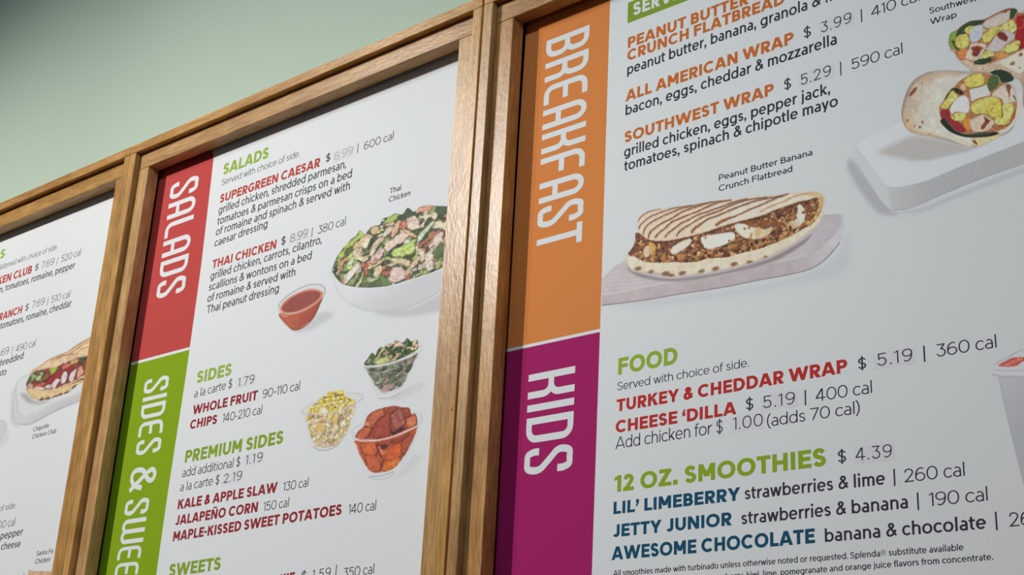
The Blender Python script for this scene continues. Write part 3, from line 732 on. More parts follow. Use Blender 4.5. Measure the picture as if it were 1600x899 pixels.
t2('dish_name_lettering', HV, rd2b, 'KALE & APPLE SLAW', 277.3, 796.5, 432.6, 769.4, 14.8)
t2('calorie_lettering', LT + .01, k2b, '130 cal', 441.8, 768.3, 481.2, 760.6, 14)
t2('dish_name_lettering', HV, rd2b, 'JALAPEÑO CORN', 273, 821.5, 402, 800.2, 14.8)
t2('calorie_lettering', LT + .01, k2b, '150 cal', 411, 799.3, 450.6, 792.3, 14)
t2('dish_name_lettering', HV, rd2b, 'MAPLE-KISSED SWEET POTATOES', 269.8, 846.6, 533.4, 804.6, 15)
t2('calorie_lettering', LT + .01, k2b, '140 cal', 543.8, 804, 587, 797.3, 15)
t2('heading_lettering', HV, gr2b, 'SWEETS', 263, 902, 344, 890.6, 19.4)
t2('dish_name_lettering', HV, rd2b, 'COOKIE', 400, 920, 459.3, 910.6, 15.8)
t2('price_lettering', LT + .02, k2b, '$', 470, 908.6, 478.3, 907.2, 14.5)
t2('price_lettering', LT + .01, k2b, '1.59', 487.4, 906.4, 516, 902, 15, tr=.12)
rule(B2, S2, k2b, 524.2, 903, 526.4, 882.8, 1.7)
t2('calorie_lettering', LT + .01, k2b, '350 cal', 535.6, 903.6, 584, 896.6, 15)

# ---- left-hand board
def t1(*a, **k): return T(B1, S1, *a, **k)
t1('heading_lettering', HV, gr1, 'FLATBREADS', -78, 436, 6.6, 402.6, 13)
t1('note_lettering', .11, k1l, 'Served on flatbread with choice of side.', -36, 434.5, 89.4, 389.6, 7.6)
t1('dish_name_lettering', HV, rd1, 'CHIPOTLE CHICKEN CLUB', -84, 474, 48.8, 427, 11)
t1('price_lettering', LT + .03, k1l, '$', 53.6, 423.6, 60, 421.2, 9)
t1('price_lettering', LT + .01, k1l, '7.69', 64, 420.4, 84, 413.2, 10)
rule(B1, S1, k1l, 88.5, 414, 90.5, 402, 1.8)
t1('calorie_lettering', LT + .01, k1l, '520 cal', 94.8, 410.2, 125.5, 399.2, 10)
t1('description_lettering', BD, k1, 'bacon, tomatoes, romaine, pepper', -19.5, 464.2, 116.6, 419.2, 9.6)
t1('dish_name_lettering', HV, rd1, 'CHICKEN RANCH', -49, 518.5, 33.6, 489.4, 11)
t1('price_lettering', LT + .03, k1l, '$', 38.4, 486.4, 44.6, 484.2, 9.3)
t1('price_lettering', LT + .01, k1l, '7.69', 49, 482.4, 68.8, 475.8, 10.4)
rule(B1, S1, k1l, 73.4, 478, 74.9, 464.4, 1.8)
t1('calorie_lettering', LT + .01, k1l, '510 cal', 79.4, 474, 108.8, 464.6, 10.4)
t1('description_lettering', BD, k1, 'bacon, tomatoes, romaine, cheddar', -27, 523.6, 110.9, 478.8, 9.8)
t1('price_lettering', LT + .01, k1l, '7.69', -7.4, 559.6, 13.2, 552.6, 10.5)
rule(B1, S1, k1l, 18, 554.2, 19.6, 541.4, 1.8)
t1('calorie_lettering', LT + .01, k1l, '490 cal', 24, 551, 54.8, 541.2, 10.5)
t1('description_lettering', BD, k1, 'shredded', -5, 574.6, 35.8, 560.6, 10.2)
t1('description_lettering', BD, k1, 'pesto', -12, 592.4, 9.5, 585.6, 10.2)
t1('caption_lettering', CP, k1, 'Chipotle', 51.3, 675, 76.2, 668, 6.4)
t1('caption_lettering', CP, k1, 'Chicken Club', 49.5, 686.5, 87.5, 676.5, 6.5)
t1('note_lettering', .11, k1l, 'Served with choice of side.', -75, 817, 24.6, 794, 8.8)
t1('calorie_lettering', LT + .01, k1l, '500 cal', -10, 829, 22.6, 821.6, 12)
t1('description_lettering', BD, k1, 'bell pepper', -19.5, 847.6, 34.9, 836.4, 11)
t1('description_lettering', BD, k1, 'cheese', 1, 860, 31.4, 855.2, 11)
t1('caption_lettering', CP, k1, 'Santa Fe', 56.7, 869, 82.9, 865, 7.2)
t1('caption_lettering', CP, k1, 'Chicken', 54.4, 882, 78, 877.8, 7.8)
t1('calorie_lettering', LT + .01, k1l, '480 cal', 2, 914, 36, 909, 12)
# ------------------------------------------------------------------ printed pictures of food
def vnoise(u, v, s, seed=0):
    """smooth value noise in 0..1"""
    x = u / s; y = v / s; xi = np.floor(x).astype(np.int64); yi = np.floor(y).astype(np.int64); fx = x - xi; fy = y - yi
    fx = fx * fx * (3 - 2 * fx); fy = fy * fy * (3 - 2 * fy)
    def hsh(a, b):
        n = (a * 374761393 + b * 668265263 + seed * 974711) & 0x7fffffff
        n = ((n ^ (n >> 13)) * 1274126177) & 0x7fffffff
        return ((n ^ (n >> 16)) & 0xffff) / 65535.0
    return (hsh(xi, yi) * (1 - fx) + hsh(xi + 1, yi) * fx) * (1 - fy) + (hsh(xi, yi + 1) * (1 - fx) + hsh(xi + 1, yi + 1) * fx) * fy

class Print:
    """a printed picture: a fine mesh on the sheet whose vertices carry the ink colours"""
    def __init__(s, x0, y0, x1, y1, res, ref, seed):
        cs = np.array([P(x, y, YP) for x in (x0, x1) for y in (y0, y1)])
        s.X0, s.X1 = cs[:, 0].min(), cs[:, 0].max(); s.Z0, s.Z1 = cs[:, 1].min(), cs[:, 1].max()
        s.res = res / 1000; s.nx = int((s.X1 - s.X0) / s.res) + 1; s.nz = int((s.Z1 - s.Z0) / s.res) + 1
        gx = s.X0 + np.arange(s.nx) * s.res; gz = s.Z1 - np.arange(s.nz) * s.res
        s.GX, s.GZ = np.meshgrid(gx, gz)
        # inverse of P: picture coordinates of every sheet point
        w = np.stack([s.GX, np.full_like(s.GX, YP + DIST), s.GZ - EYE], -1)
        a = w @ np.array(RX); b = w @ np.array(RY); c = w @ np.array(RZ)
        s.U = 800 - FPX * a / c; s.V = 449.5 + FPX * b / c
        s.ref = np.array(ref, float); s.img = np.ones(s.GX.shape + (3,)) * s.ref; s.al = np.zeros(s.GX.shape)
        s.rng = random.Random(seed); s.seed = seed; s.box = None
        s.lim = (x0, y0, x1, y1)
    def fr(s, ox, oy, k): s.o = (ox, oy, k); return s            # detail frame: (x, y) / k + origin
    def c(s, pts): ox, oy, k = s.o; return [(ox + x / k, oy + y / k) for x, y in pts]
    def win(s, pts, pad):
        xs = [p[0] for p in pts]; ys = [p[1] for p in pts]
        q = np.array([P(x, y, YP) for x in (min(xs) - pad, max(xs) + pad) for y in (min(ys) - pad, max(ys) + pad)])
        i0 = int((q[:, 0].min() - s.X0) / s.res); i1 = int((q[:, 0].max() - s.X0) / s.res) + 2
        j0 = int((s.Z1 - q[:, 1].max()) / s.res); j1 = int((s.Z1 - q[:, 1].min()) / s.res) + 2
        return slice(max(0, j0), max(0, min(s.nz, j1))), slice(max(0, i0), max(0, min(s.nx, i1)))
    def put(s, sl, A, col):
        A = A[..., None]; s.img[sl] = s.img[sl] * (1 - A) + col * A
        s.al[sl] = np.maximum(s.al[sl], A[..., 0])
    def shade(s, col, U, V, tex, ts, grad, sd=None, edge=None):
        col = np.array(col, float) * np.ones(U.shape + (3,))
        if grad:
            c2, (gx0, gy0), (gx1, gy1) = grad
            t = ((U - gx0) * (gx1 - gx0) + (V - gy0) * (gy1 - gy0)) / ((gx1 - gx0) ** 2 + (gy1 - gy0) ** 2)
            t = np.clip(t, 0, 1)[..., None]; col = col * (1 - t) + np.array(c2, float) * t
        if tex:
            n = vnoise(U, V, ts, s.seed) * .6 + vnoise(U + 31, V, ts * .45, s.seed + 3) * .4
            col = col * (1 + (n[..., None] - .5) * 2 * tex)
        if edge is not None and sd is not None:
            am, wd = edge; col = col * (1 - am * np.clip(1 - sd / wd, 0, 1)[..., None])
        return np.clip(col, 0, 255)
    def poly(s, pts, col, smooth=True, soft=.8, a=1.0, tex=0.0, ts=3.0, grad=None, edge=None, raw=False, clip=None):
        if not raw:
            if grad: grad = (grad[0],) + tuple(s.c([grad[1], grad[2]]))
            pts = s.c(pts)
        if smooth: pts = crom(pts, True, 4)
        sl = s.win(pts, soft + 1)
        U = s.U[sl]; V = s.V[sl]
        if U.size == 0: return
        ins = np.zeros(U.shape, bool); D = np.full(U.shape, 1e9); n = len(pts)
        for i in range(n):
            x0, y0 = pts[i]; x1, y1 = pts[(i + 1) % n]
            if y0 != y1:
                cnd = (y0 > V) != (y1 > V); ins ^= cnd & (U < (x1 - x0) * (V - y0) / (y1 - y0) + x0)
            dx, dy = x1 - x0, y1 - y0; l2 = dx * dx + dy * dy + 1e-9
            t = np.clip(((U - x0) * dx + (V - y0) * dy) / l2, 0, 1)
            D = np.minimum(D, (U - x0 - t * dx) ** 2 + (V - y0 - t * dy) ** 2)
        sd = np.sqrt(D) * np.where(ins, 1, -1)
        A = np.clip(.5 + sd / soft / 1.6, 0, 1); A = A * A * (3 - 2 * A) * a
        if clip is not None: A = A * clip[sl]
        s.put(sl, A, s.shade(col, U, V, tex, ts, grad, np.maximum(sd, 0), edge)); return sl, A
    def mask(s, pts, raw=False, soft=.8):
        """soft mask of a shape over the whole picture, for clipping"""
        keep = (s.img.copy(), s.al.copy()); m = np.zeros(s.GX.shape)
        r = s.poly(pts, (0, 0, 0), raw=raw, soft=soft)
        s.img, s.al = keep
        if r: m[r[0]] = r[1]
        return m
    def ell(s, cx, cy, rx, ry, ang, col, soft=.6, a=1.0, tex=0.0, ts=2.0, hi=0.0, raw=True, clip=None):
        if not raw: (cx, cy), = s.c([(cx, cy)]); rx /= s.o[2]; ry /= s.o[2]
        r = max(rx, ry) + soft
        sl = s.win([(cx - r, cy - r), (cx + r, cy + r)], .5); U = s.U[sl]; V = s.V[sl]
        if U.size == 0: return
        ca, sa = math.cos(ang), math.sin(ang); du = U - cx; dv = V - cy
        x = (du * ca + dv * sa) / rx; y = (-du * sa + dv * ca) / ry
        d = (np.sqrt(x * x + y * y) - 1) * min(rx, ry)
        A = np.clip(.5 - d / soft / 1.4, 0, 1) * a
        if clip is not None: A = A * clip[sl]
        cc = s.shade(col, U, V, tex, ts, None)
        if hi: cc = np.clip(cc * (1 + hi * np.clip(-(du + dv * 1.6) / (r * 1.6), -1, 1)[..., None]), 0, 255)
        s.put(sl, A, cc)
    def stroke(s, pts, w, col, soft=.6, a=1.0, smooth=True, taper=False, raw=False, clip=None):
        if not raw: pts = s.c(pts)
        if smooth and len(pts) > 2: pts = crom(pts, False, 5)
        sl = s.win(pts, w + soft); U = s.U[sl]; V = s.V[sl]
        if U.size == 0: return
        n = len(pts) - 1; best = np.full(U.shape, -1e9)
        for i in range(n):
            x0, y0 = pts[i]; x1, y1 = pts[i + 1]; dx, dy = x1 - x0, y1 - y0; l2 = dx * dx + dy * dy + 1e-9
            t = np.clip(((U - x0) * dx + (V - y0) * dy) / l2, 0, 1)
            d = np.sqrt((U - x0 - t * dx) ** 2 + (V - y0 - t * dy) ** 2)
            ww = w / 2 * (1 if not taper else .25 + .75 * math.sin(math.pi * min(1, max(0, (i + .5) / n))))
            best = np.maximum(best, ww - d)
        A = np.clip(.5 + best / soft / 1.4, 0, 1) * a
        if clip is not None: A = A * clip[sl]
        s.put(sl, A, np.array(col, float) * np.ones(U.shape + (3,)))
    def bits(s, n, region, cols, r0, r1, asp=(1, 1.6), ang=None, hi=.25, soft=.5, edge=True, clip=None, shape='ell', tex=0.0):
        """scatter n small pieces inside a region (raw points)"""
        m = s.mask(region, raw=True) if clip is None else clip
        js, is_ = np.nonzero(m > .6)
        if len(js) == 0: return
        for k in range(n):
            q = s.rng.randrange(len(js)); cx, cy = s.U[js[q], is_[q]], s.V[js[q], is_[q]]
            r = s.rng.uniform(r0, r1); ar = s.rng.uniform(*asp); t = s.rng.uniform(0, math.pi) if ang is None else s.rng.gauss(*ang)
            c = np.array(s.rng.choice(cols)) * s.rng.uniform(.88, 1.1)
            if shape == 'ell':
                if edge: s.ell(cx + .3, cy + .5, r * ar * 1.15, r * 1.2, t, c * .55, soft, .7, clip=m)
                s.ell(cx, cy, r * ar, r, t, c, soft, 1, tex, 1.5, hi, clip=m)
            else:
                ca, sa = math.cos(t), math.sin(t); L = r * ar; q4 = []
                for (a_, b_) in ((-1, -.5), (-.3, -1), (.7, -.8), (1, .2), (.5, .9), (-.7, .8)):
                    x = a_ * L * s.rng.uniform(.75, 1.2); y = b_ * r * s.rng.uniform(.7, 1.2); q4.append((cx + x * ca - y * sa, cy + x * sa + y * ca))
                if edge: s.poly([(x + .5, y + .8) for x, y in q4], c * .5, soft=soft, a=.7, raw=True, clip=m)
                s.poly(q4, c, soft=soft, raw=True, tex=tex, ts=2, edge=(.25, 1.0), clip=m)
    def grain(s, amp=1.2, sc=3.2, lum=.12, ls=1.6):
        """roughen everything painted so far: ragged outlines and mottled tone, as in a food photograph"""
        n1 = vnoise(s.U, s.V, sc, s.seed + 7) + vnoise(s.U, s.V, sc * .45, s.seed + 9) * .5 - .75; n2 = vnoise(s.U, s.V, sc, s.seed + 17) + vnoise(s.U, s.V, sc * .45, s.seed + 19) * .5 - .75
        ppx = abs(s.U[s.nz // 2, s.nx // 2] - s.U[s.nz // 2, s.nx // 2 - 1]) + 1e-6; ppy = abs(s.V[s.nz // 2, s.nx // 2] - s.V[s.nz // 2 - 1, s.nx // 2]) + 1e-6
        J, I = np.mgrid[0:s.nz, 0:s.nx]
        sat = (s.img.max(-1) - s.img.min(-1)); k = np.clip((sat - 14) / 14, 0, 1)
        J2 = np.clip(J + np.round(n1 * 2 * amp / ppy), 0, s.nz - 1).astype(int); I2 = np.clip(I + np.round(n2 * 2 * amp / ppx), 0, s.nx - 1).astype(int)
        wv = k[J2, I2] * k; W = wv[..., None]
        s.img = s.img * (1 - W) + s.img[J2, I2] * W
        q = vnoise(s.U, s.V, ls, s.seed + 23) * .6 + vnoise(s.U, s.V, ls * 2.6, s.seed + 29) * .4 - .5
        s.img = np.clip(s.img * (1 + (q * 2 * lum * k)[..., None]), 0, 255)
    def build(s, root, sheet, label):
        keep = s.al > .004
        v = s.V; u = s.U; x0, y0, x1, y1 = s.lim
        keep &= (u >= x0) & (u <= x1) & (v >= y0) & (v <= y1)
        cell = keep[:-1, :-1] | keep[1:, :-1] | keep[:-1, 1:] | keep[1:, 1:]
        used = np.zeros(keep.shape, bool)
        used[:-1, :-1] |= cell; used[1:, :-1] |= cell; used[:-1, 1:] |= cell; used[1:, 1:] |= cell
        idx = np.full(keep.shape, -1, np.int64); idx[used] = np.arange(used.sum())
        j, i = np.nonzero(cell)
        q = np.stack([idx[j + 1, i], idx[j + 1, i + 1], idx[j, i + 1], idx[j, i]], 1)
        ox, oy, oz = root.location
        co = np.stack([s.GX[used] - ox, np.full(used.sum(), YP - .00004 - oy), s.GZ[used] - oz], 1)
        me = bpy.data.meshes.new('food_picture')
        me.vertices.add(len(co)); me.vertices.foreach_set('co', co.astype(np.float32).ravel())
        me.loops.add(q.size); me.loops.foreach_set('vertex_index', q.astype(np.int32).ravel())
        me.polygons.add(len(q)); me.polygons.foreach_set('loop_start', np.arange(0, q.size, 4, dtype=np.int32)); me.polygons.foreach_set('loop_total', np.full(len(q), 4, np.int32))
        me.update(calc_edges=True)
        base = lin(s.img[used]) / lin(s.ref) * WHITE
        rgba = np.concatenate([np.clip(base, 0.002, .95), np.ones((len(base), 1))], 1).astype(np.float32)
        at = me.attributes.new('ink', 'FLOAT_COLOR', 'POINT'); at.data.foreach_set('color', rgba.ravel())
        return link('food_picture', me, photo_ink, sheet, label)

photo_ink = base_mat('picture_ink', WHITE, 0.6, 0.12); add_paper_bump(photo_ink)
_a = nd(photo_ink, 'ShaderNodeAttribute'); _a.attribute_name = 'ink'
photo_ink.node_tree.links.new(_a.outputs['Color'], photo_ink.node_tree.nodes['Principled BSDF'].inputs['Base Color'])

# ---------------- grilled flatbread on a marble board
def flatbread():
    s = Print(940.4, 292, 1345, 485, .72, (203, 207, 207), 11)
    s.fr(0, 0, 1)
    # soft shadow and the board
    s.poly([(955, 473), (1060, 462), (1180, 446), (1270, 424), (1310, 395), (1326, 365), (1322, 420), (1270, 440), (1150, 462), (1000, 482)], (188, 191, 193), soft=9, a=.55)
    side = [(936, 461), (980, 455), (1030, 444), (1130, 430), (1180, 415), (1230, 406), (1262.5, 398.8), (1278, 392), (1291, 380), (1305, 367), (1315, 349), (1317.5, 342), (1319, 356), (1316, 375), (1300, 396), (1281, 412.5), (1261, 422.4), (1230, 430), (1180, 439), (1130, 449), (1055, 460.8), (1005, 469.4), (936, 478.5)]
    s.poly(side, (183, 172, 173), soft=.8, tex=.05, ts=14, grad=((196, 195, 197), (1230, 420), (1300, 385)), smooth=False)
    top = [(936, 440), (942.5, 433.8), (961, 416.3), (985, 402), (1100, 350), (1230, 338), (1283.8, 335.8), (1311, 334.8), (1316.5, 337.2), (1315, 350), (1305, 367.5), (1291, 380), (1277.5, 392.5), (1262.5, 398.8), (1230, 406), (1180, 416), (1130, 430), (1030, 443.8), (980, 455), (936, 461.5)]
    s.poly(top, (191, 183, 183), soft=.8, tex=.05, ts=16, smooth=False, grad=((183, 178, 182), (1150, 430), (1310, 340)))
    mt = s.mask(top, raw=True)
    for k in range(16):
        y = 418 + k * 3.0; s.stroke([(938, y + 14), (1020, y + 6), (1150, y - 18), (1300, y - 60)], 1.3, (201, 196, 196) if k % 2 else (178, 170, 172), soft=1.6, a=.35, clip=mt)
    s.stroke([(938, 461.5), (980, 455.2), (1030, 444), (1130, 430), (1180, 416), (1230, 407), (1262, 399.5)], 1.4, (205, 201, 202), soft=1.2, a=.8)
    s.stroke([(936, 478), (1005, 469.4), (1055, 460.8), (1130, 449.2), (1180, 439), (1230, 430), (1261, 422.2), (1281, 412.5), (1299, 396), (1312, 379)], 1.2, (98, 90, 94), soft=1.0, a=.85)
    # contact shade under the bread
    s.poly([(980, 418), (1005, 429), (1050, 436), (1110, 429), (1160, 418), (1210, 401), (1250, 379), (1268, 366), (1255, 382), (1210, 408), (1140, 427), (1060, 440), (1000, 433)], (120, 108, 108), soft=3.5, a=.7)
    # lower bread
    low = [(977.5, 407), (980, 400), (988, 398), (1000, 400), (1100, 395), (1255, 350), (1282, 330), (1286, 336), (1280, 350), (1268, 361), (1257.5, 368), (1247.5, 377.5), (1236, 384), (1210, 397.5), (1184, 407.5), (1161, 414.4), (1148, 419), (1142, 418.5), (1130, 422.5), (1111, 425), (1102, 428.5), (1090, 428.6), (1080, 431), (1067.5, 430), (1060, 433), (1050, 432.5), (1036, 431), (1026, 427), (1017, 428.5), (1005, 425.5), (996, 426), (988.8, 424.2), (982.5, 417.5)]
    s.poly(low, (222, 209, 186), tex=.06, ts=5, edge=(.14, 3.0))
    ml = s.mask(low, raw=True)
    for x, y, r in ((997, 420, 5), (1017, 425, 4), (1040, 428, 6), (1048, 431, 5), (1066, 427, 5), (1096, 424, 4.5), (1118, 420, 5), (1147, 413, 5), (1171, 410, 4), (1196, 402, 3)):
        s.ell(x, y, r * 1.1, r * .62, -.2, (116, 78, 50), soft=2.0, a=.85, clip=ml)
    for x in range(992, 1250, 15): s.ell(x, 416 - max(0, x - 1090) * .30, 1.2, 7, .1, (196, 176, 146), soft=2.2, a=.4, clip=ml)
    # filling
    fill = [(998, 364), (993, 366), (992.5, 376), (988, 388), (981.5, 396), (984, 399.5), (992, 402), (1000, 406), (1010, 409.4), (1030, 410.6), (1055, 409.8), (1080, 410), (1094, 408), (1105, 404.4), (1122, 403), (1137.5, 401.9), (1155, 396.3), (1180, 390.6), (1200, 383.8), (1217.5, 376.9), (1237.5, 368), (1255, 357.5), (1268, 351), (1280, 336), (1285.6, 321), (1285, 311), (1270, 306), (1240, 312), (1190, 330), (1100, 355), (1030, 370)]
    s.poly(fill, (122, 78, 50), tex=.22, ts=4)
    mf = s.mask(fill, raw=True)
    s.poly([(1262, 312), (1285, 306), (1287, 325), (1281, 338), (1266, 352), (1262, 350), (1276, 335), (1279, 322), (1274, 312)], (196, 158, 100), soft=2.5, tex=.05, clip=mf)
    for a_ in ([(990, 398), (1010, 405), (1040, 408), (1080, 406), (1090, 398), (1040, 396), (1010, 392)], [(1080, 402), (1100, 392), (1130, 386), (1150, 388), (1150, 396), (1120, 402), (1095, 407)], [(1135, 384), (1150, 376), (1163, 380), (1170, 390), (1150, 396), (1138, 397)], [(1168, 380), (1185, 372), (1205, 366), (1212, 370), (1200, 380), (1178, 389)], [(1215, 372), (1240, 360), (1258, 345), (1262, 349), (1245, 364), (1220, 377)]):
        s.poly(a_, (178, 128, 78), soft=2, tex=.16, ts=4, clip=mf, edge=(.2, 2))
    s.bits(430, fill, [(150, 98, 62), (186, 134, 90), (92, 56, 42), (128, 78, 52), (206, 158, 112), (84, 52, 40)], 1.2, 2.9, clip=mf, tex=.1)
    s.bits(60, [(984, 392), (996, 372), (1010, 376), (1008, 404), (988, 400)], [(206, 160, 118), (186, 132, 88), (150, 96, 64)], 1.4, 2.6, clip=mf)
    # banana slices
    B = (1130, 290, 8); A = (940, 290, 8)
    s.fr(*B); s.poly([(140, 500), (170, 465), (240, 470), (330, 505), (430, 520), (520, 545), (600, 515), (622, 530), (600, 580), (560, 622), (480, 660), (370, 672), (260, 650), (180, 590)], (224, 217, 198), edge=(.15, 2), tex=.03, grad=((206, 190, 152), (330, 560), (520, 590)))
    s.poly([(390, 490), (450, 500), (480, 560), (450, 640), (400, 640), (395, 560)], (204, 164, 104), soft=3, a=.7)
    s.poly([(170, 450), (300, 430), (440, 440), (560, 440), (620, 480), (560, 520), (470, 510), (400, 520), (330, 515), (270, 480), (210, 480)], (134, 84, 52), soft=2, tex=.25, ts=3)
    s.poly([(955, 232), (1000, 270), (1030, 350), (1015, 430), (970, 495), (900, 540), (840, 552), (800, 535), (790, 480), (840, 440), (905, 380), (930, 310), (925, 260)], (220, 215, 198), edge=(.16, 2), tex=.03, grad=((190, 160, 112), (960, 420), (820, 500)))
    s.fr(*A); s.poly([(1240, 655), (1290, 630), (1400, 612), (1540, 590), (1640, 585), (1672, 640), (1620, 700), (1540, 742), (1420, 782), (1330, 796), (1270, 760)], (222, 218, 206), edge=(.15, 2), tex=.03)
    s.poly([(860, 850), (868, 790), (940, 730), (1040, 680), (1110, 664), (1125, 700), (1080, 760), (990, 820), (930, 858)], (220, 212, 194), edge=(.16, 2), tex=.03)
    s.poly([(520, 830), (540, 770), (590, 745), (620, 790), (600, 870), (570, 900), (535, 890)], (214, 186, 158), edge=(.2, 2), tex=.08)
    s.poly([(590, 720), (640, 720), (680, 760), (660, 830), (620, 860), (600, 800)], (206, 160, 92), soft=2, tex=.1, clip=mf)
    s.fr(0, 0, 1); s.bits(36, [(1150, 345), (1200, 330), (1216, 345), (1205, 365), (1180, 352)], [(176, 118, 76), (128, 76, 50), (208, 152, 104)], 1.3, 2.4, clip=mf)
    s.stroke([(1215, 345), (1227, 348), (1232, 360), (1228, 368)], 1.6, (202, 150, 100), clip=mf)
    for x, y in ((1144, 396), (1143, 401), (1262, 348), (1245, 361), (1219, 378), (1278, 329)): s.ell(x, y, 3.2, 1.4, -.9, (226, 182, 134), clip=mf)
    # upper bread
    up = [(997, 345), (996, 355), (998.8, 363.8), (1006, 370), (1015, 375), (1030, 377), (1044, 376.3), (1065, 372.5), (1102, 363), (1130, 353.5), (1155, 346), (1180, 340), (1194, 336), (1217, 326.3), (1237.5, 319.4), (1249, 315), (1265, 312), (1274, 308.8), (1284, 309), (1284, 305), (1277.5, 301.9), (1255, 300), (1233.8, 301.5), (1205, 305), (1180, 306.5), (1155, 310), (1127.5, 313), (1102.5, 316.6), (1077.5, 320.8), (1052.5, 324), (1027.5, 327), (1008.8, 331.3), (1001, 337.5)]
    s.poly([(x + 1.5, y + 3) for x, y in up], (70, 42, 30), soft=2.4, a=.55, raw=True, clip=mf)
    s.poly(up, (225, 201, 177), tex=.05, ts=6, edge=(.10, 2.5), grad=((222, 210, 192), (1100, 330), (1130, 355)))
    mu = s.mask(up, raw=True, soft=1.2)
    br = (112, 76, 56)
    s.fr(*A)
    for pts, w in (([(450, 450), (490, 395), (550, 348), (640, 312), (740, 290)], 1.5), ([(470, 540), (485, 495), (560, 425), (640, 375), (770, 325), (900, 283), (1010, 266), (1120, 243)], 2.0),
                   ([(522, 610), (540, 540), (590, 482), (700, 415), (850, 345), (985, 293), (1150, 252), (1300, 214), (1400, 195)], 2.1), ([(583, 655), (600, 600), (650, 545), (740, 480), (830, 432), (900, 395), (1010, 328), (1180, 268), (1350, 214), (1500, 182)], 2.5),
                   ([(665, 650), (720, 590), (800, 530), (880, 455), (950, 425), (1060, 378), (1170, 335), (1300, 275), (1450, 215), (1620, 178)], 2.5), ([(795, 640), (840, 590), (900, 545), (990, 475), (1090, 425), (1200, 370), (1330, 325), (1480, 272), (1660, 205), (1820, 170)], 2.4),
                   ([(938, 632), (970, 580), (1040, 525), (1120, 480), (1200, 425), (1330, 365), (1450, 325), (1600, 255), (1720, 210), (1880, 170), (2060, 148)], 2.4), ([(1125, 590), (1160, 540), (1230, 488), (1330, 420), (1430, 385), (1600, 312), (1760, 250), (1920, 195), (2100, 155), (2260, 128)], 2.6),
                   ([(1435, 500), (1500, 455), (1600, 412), (1740, 355), (1850, 300), (2000, 240), (2160, 165), (2330, 105)], 2.3)):
        s.stroke(pts, w, br, soft=1.0, a=.9, clip=mu); s.stroke([(x + 8, y + 12) for x, y in pts], w * .5, (176, 132, 100), soft=1.2, a=.5, clip=mu)
    s.stroke([(1990, 330), (2060, 285), (2200, 232), (2300, 190), (2400, 140), (2520, 108), (2700, 98)], 2.6, (176, 132, 88), soft=1.6, a=.75, clip=mu)
    s.stroke([(1435, 490), (1480, 455), (1540, 430), (1600, 405)], 4.2, (140, 88, 52), soft=1.6, a=.8, clip=mu)
    s.stroke([(1125, 575), (1165, 530), (1230, 490)], 4.2, (140, 92, 60), soft=1.6, a=.7, clip=mu)
    s.fr(0, 0, 1); s.poly([(1262, 300), (1280, 301), (1288, 308), (1287, 322), (1281, 318), (1276, 309), (1262, 306)], (206, 178, 126), soft=2.4, a=.8)
    s.stroke([(1003, 369), (1015, 375.3), (1030, 377), (1044, 376.3), (1065, 372.5), (1102, 363), (1130, 353.6), (1180, 340), (1217, 326.3), (1249, 315)], 1.0, (168, 122, 86), soft=.8, a=.7)
    s.grain(.6, 2.4, .05)
    return s.build(B3, S3, 'printed picture of a grilled filled flatbread on a pale board')

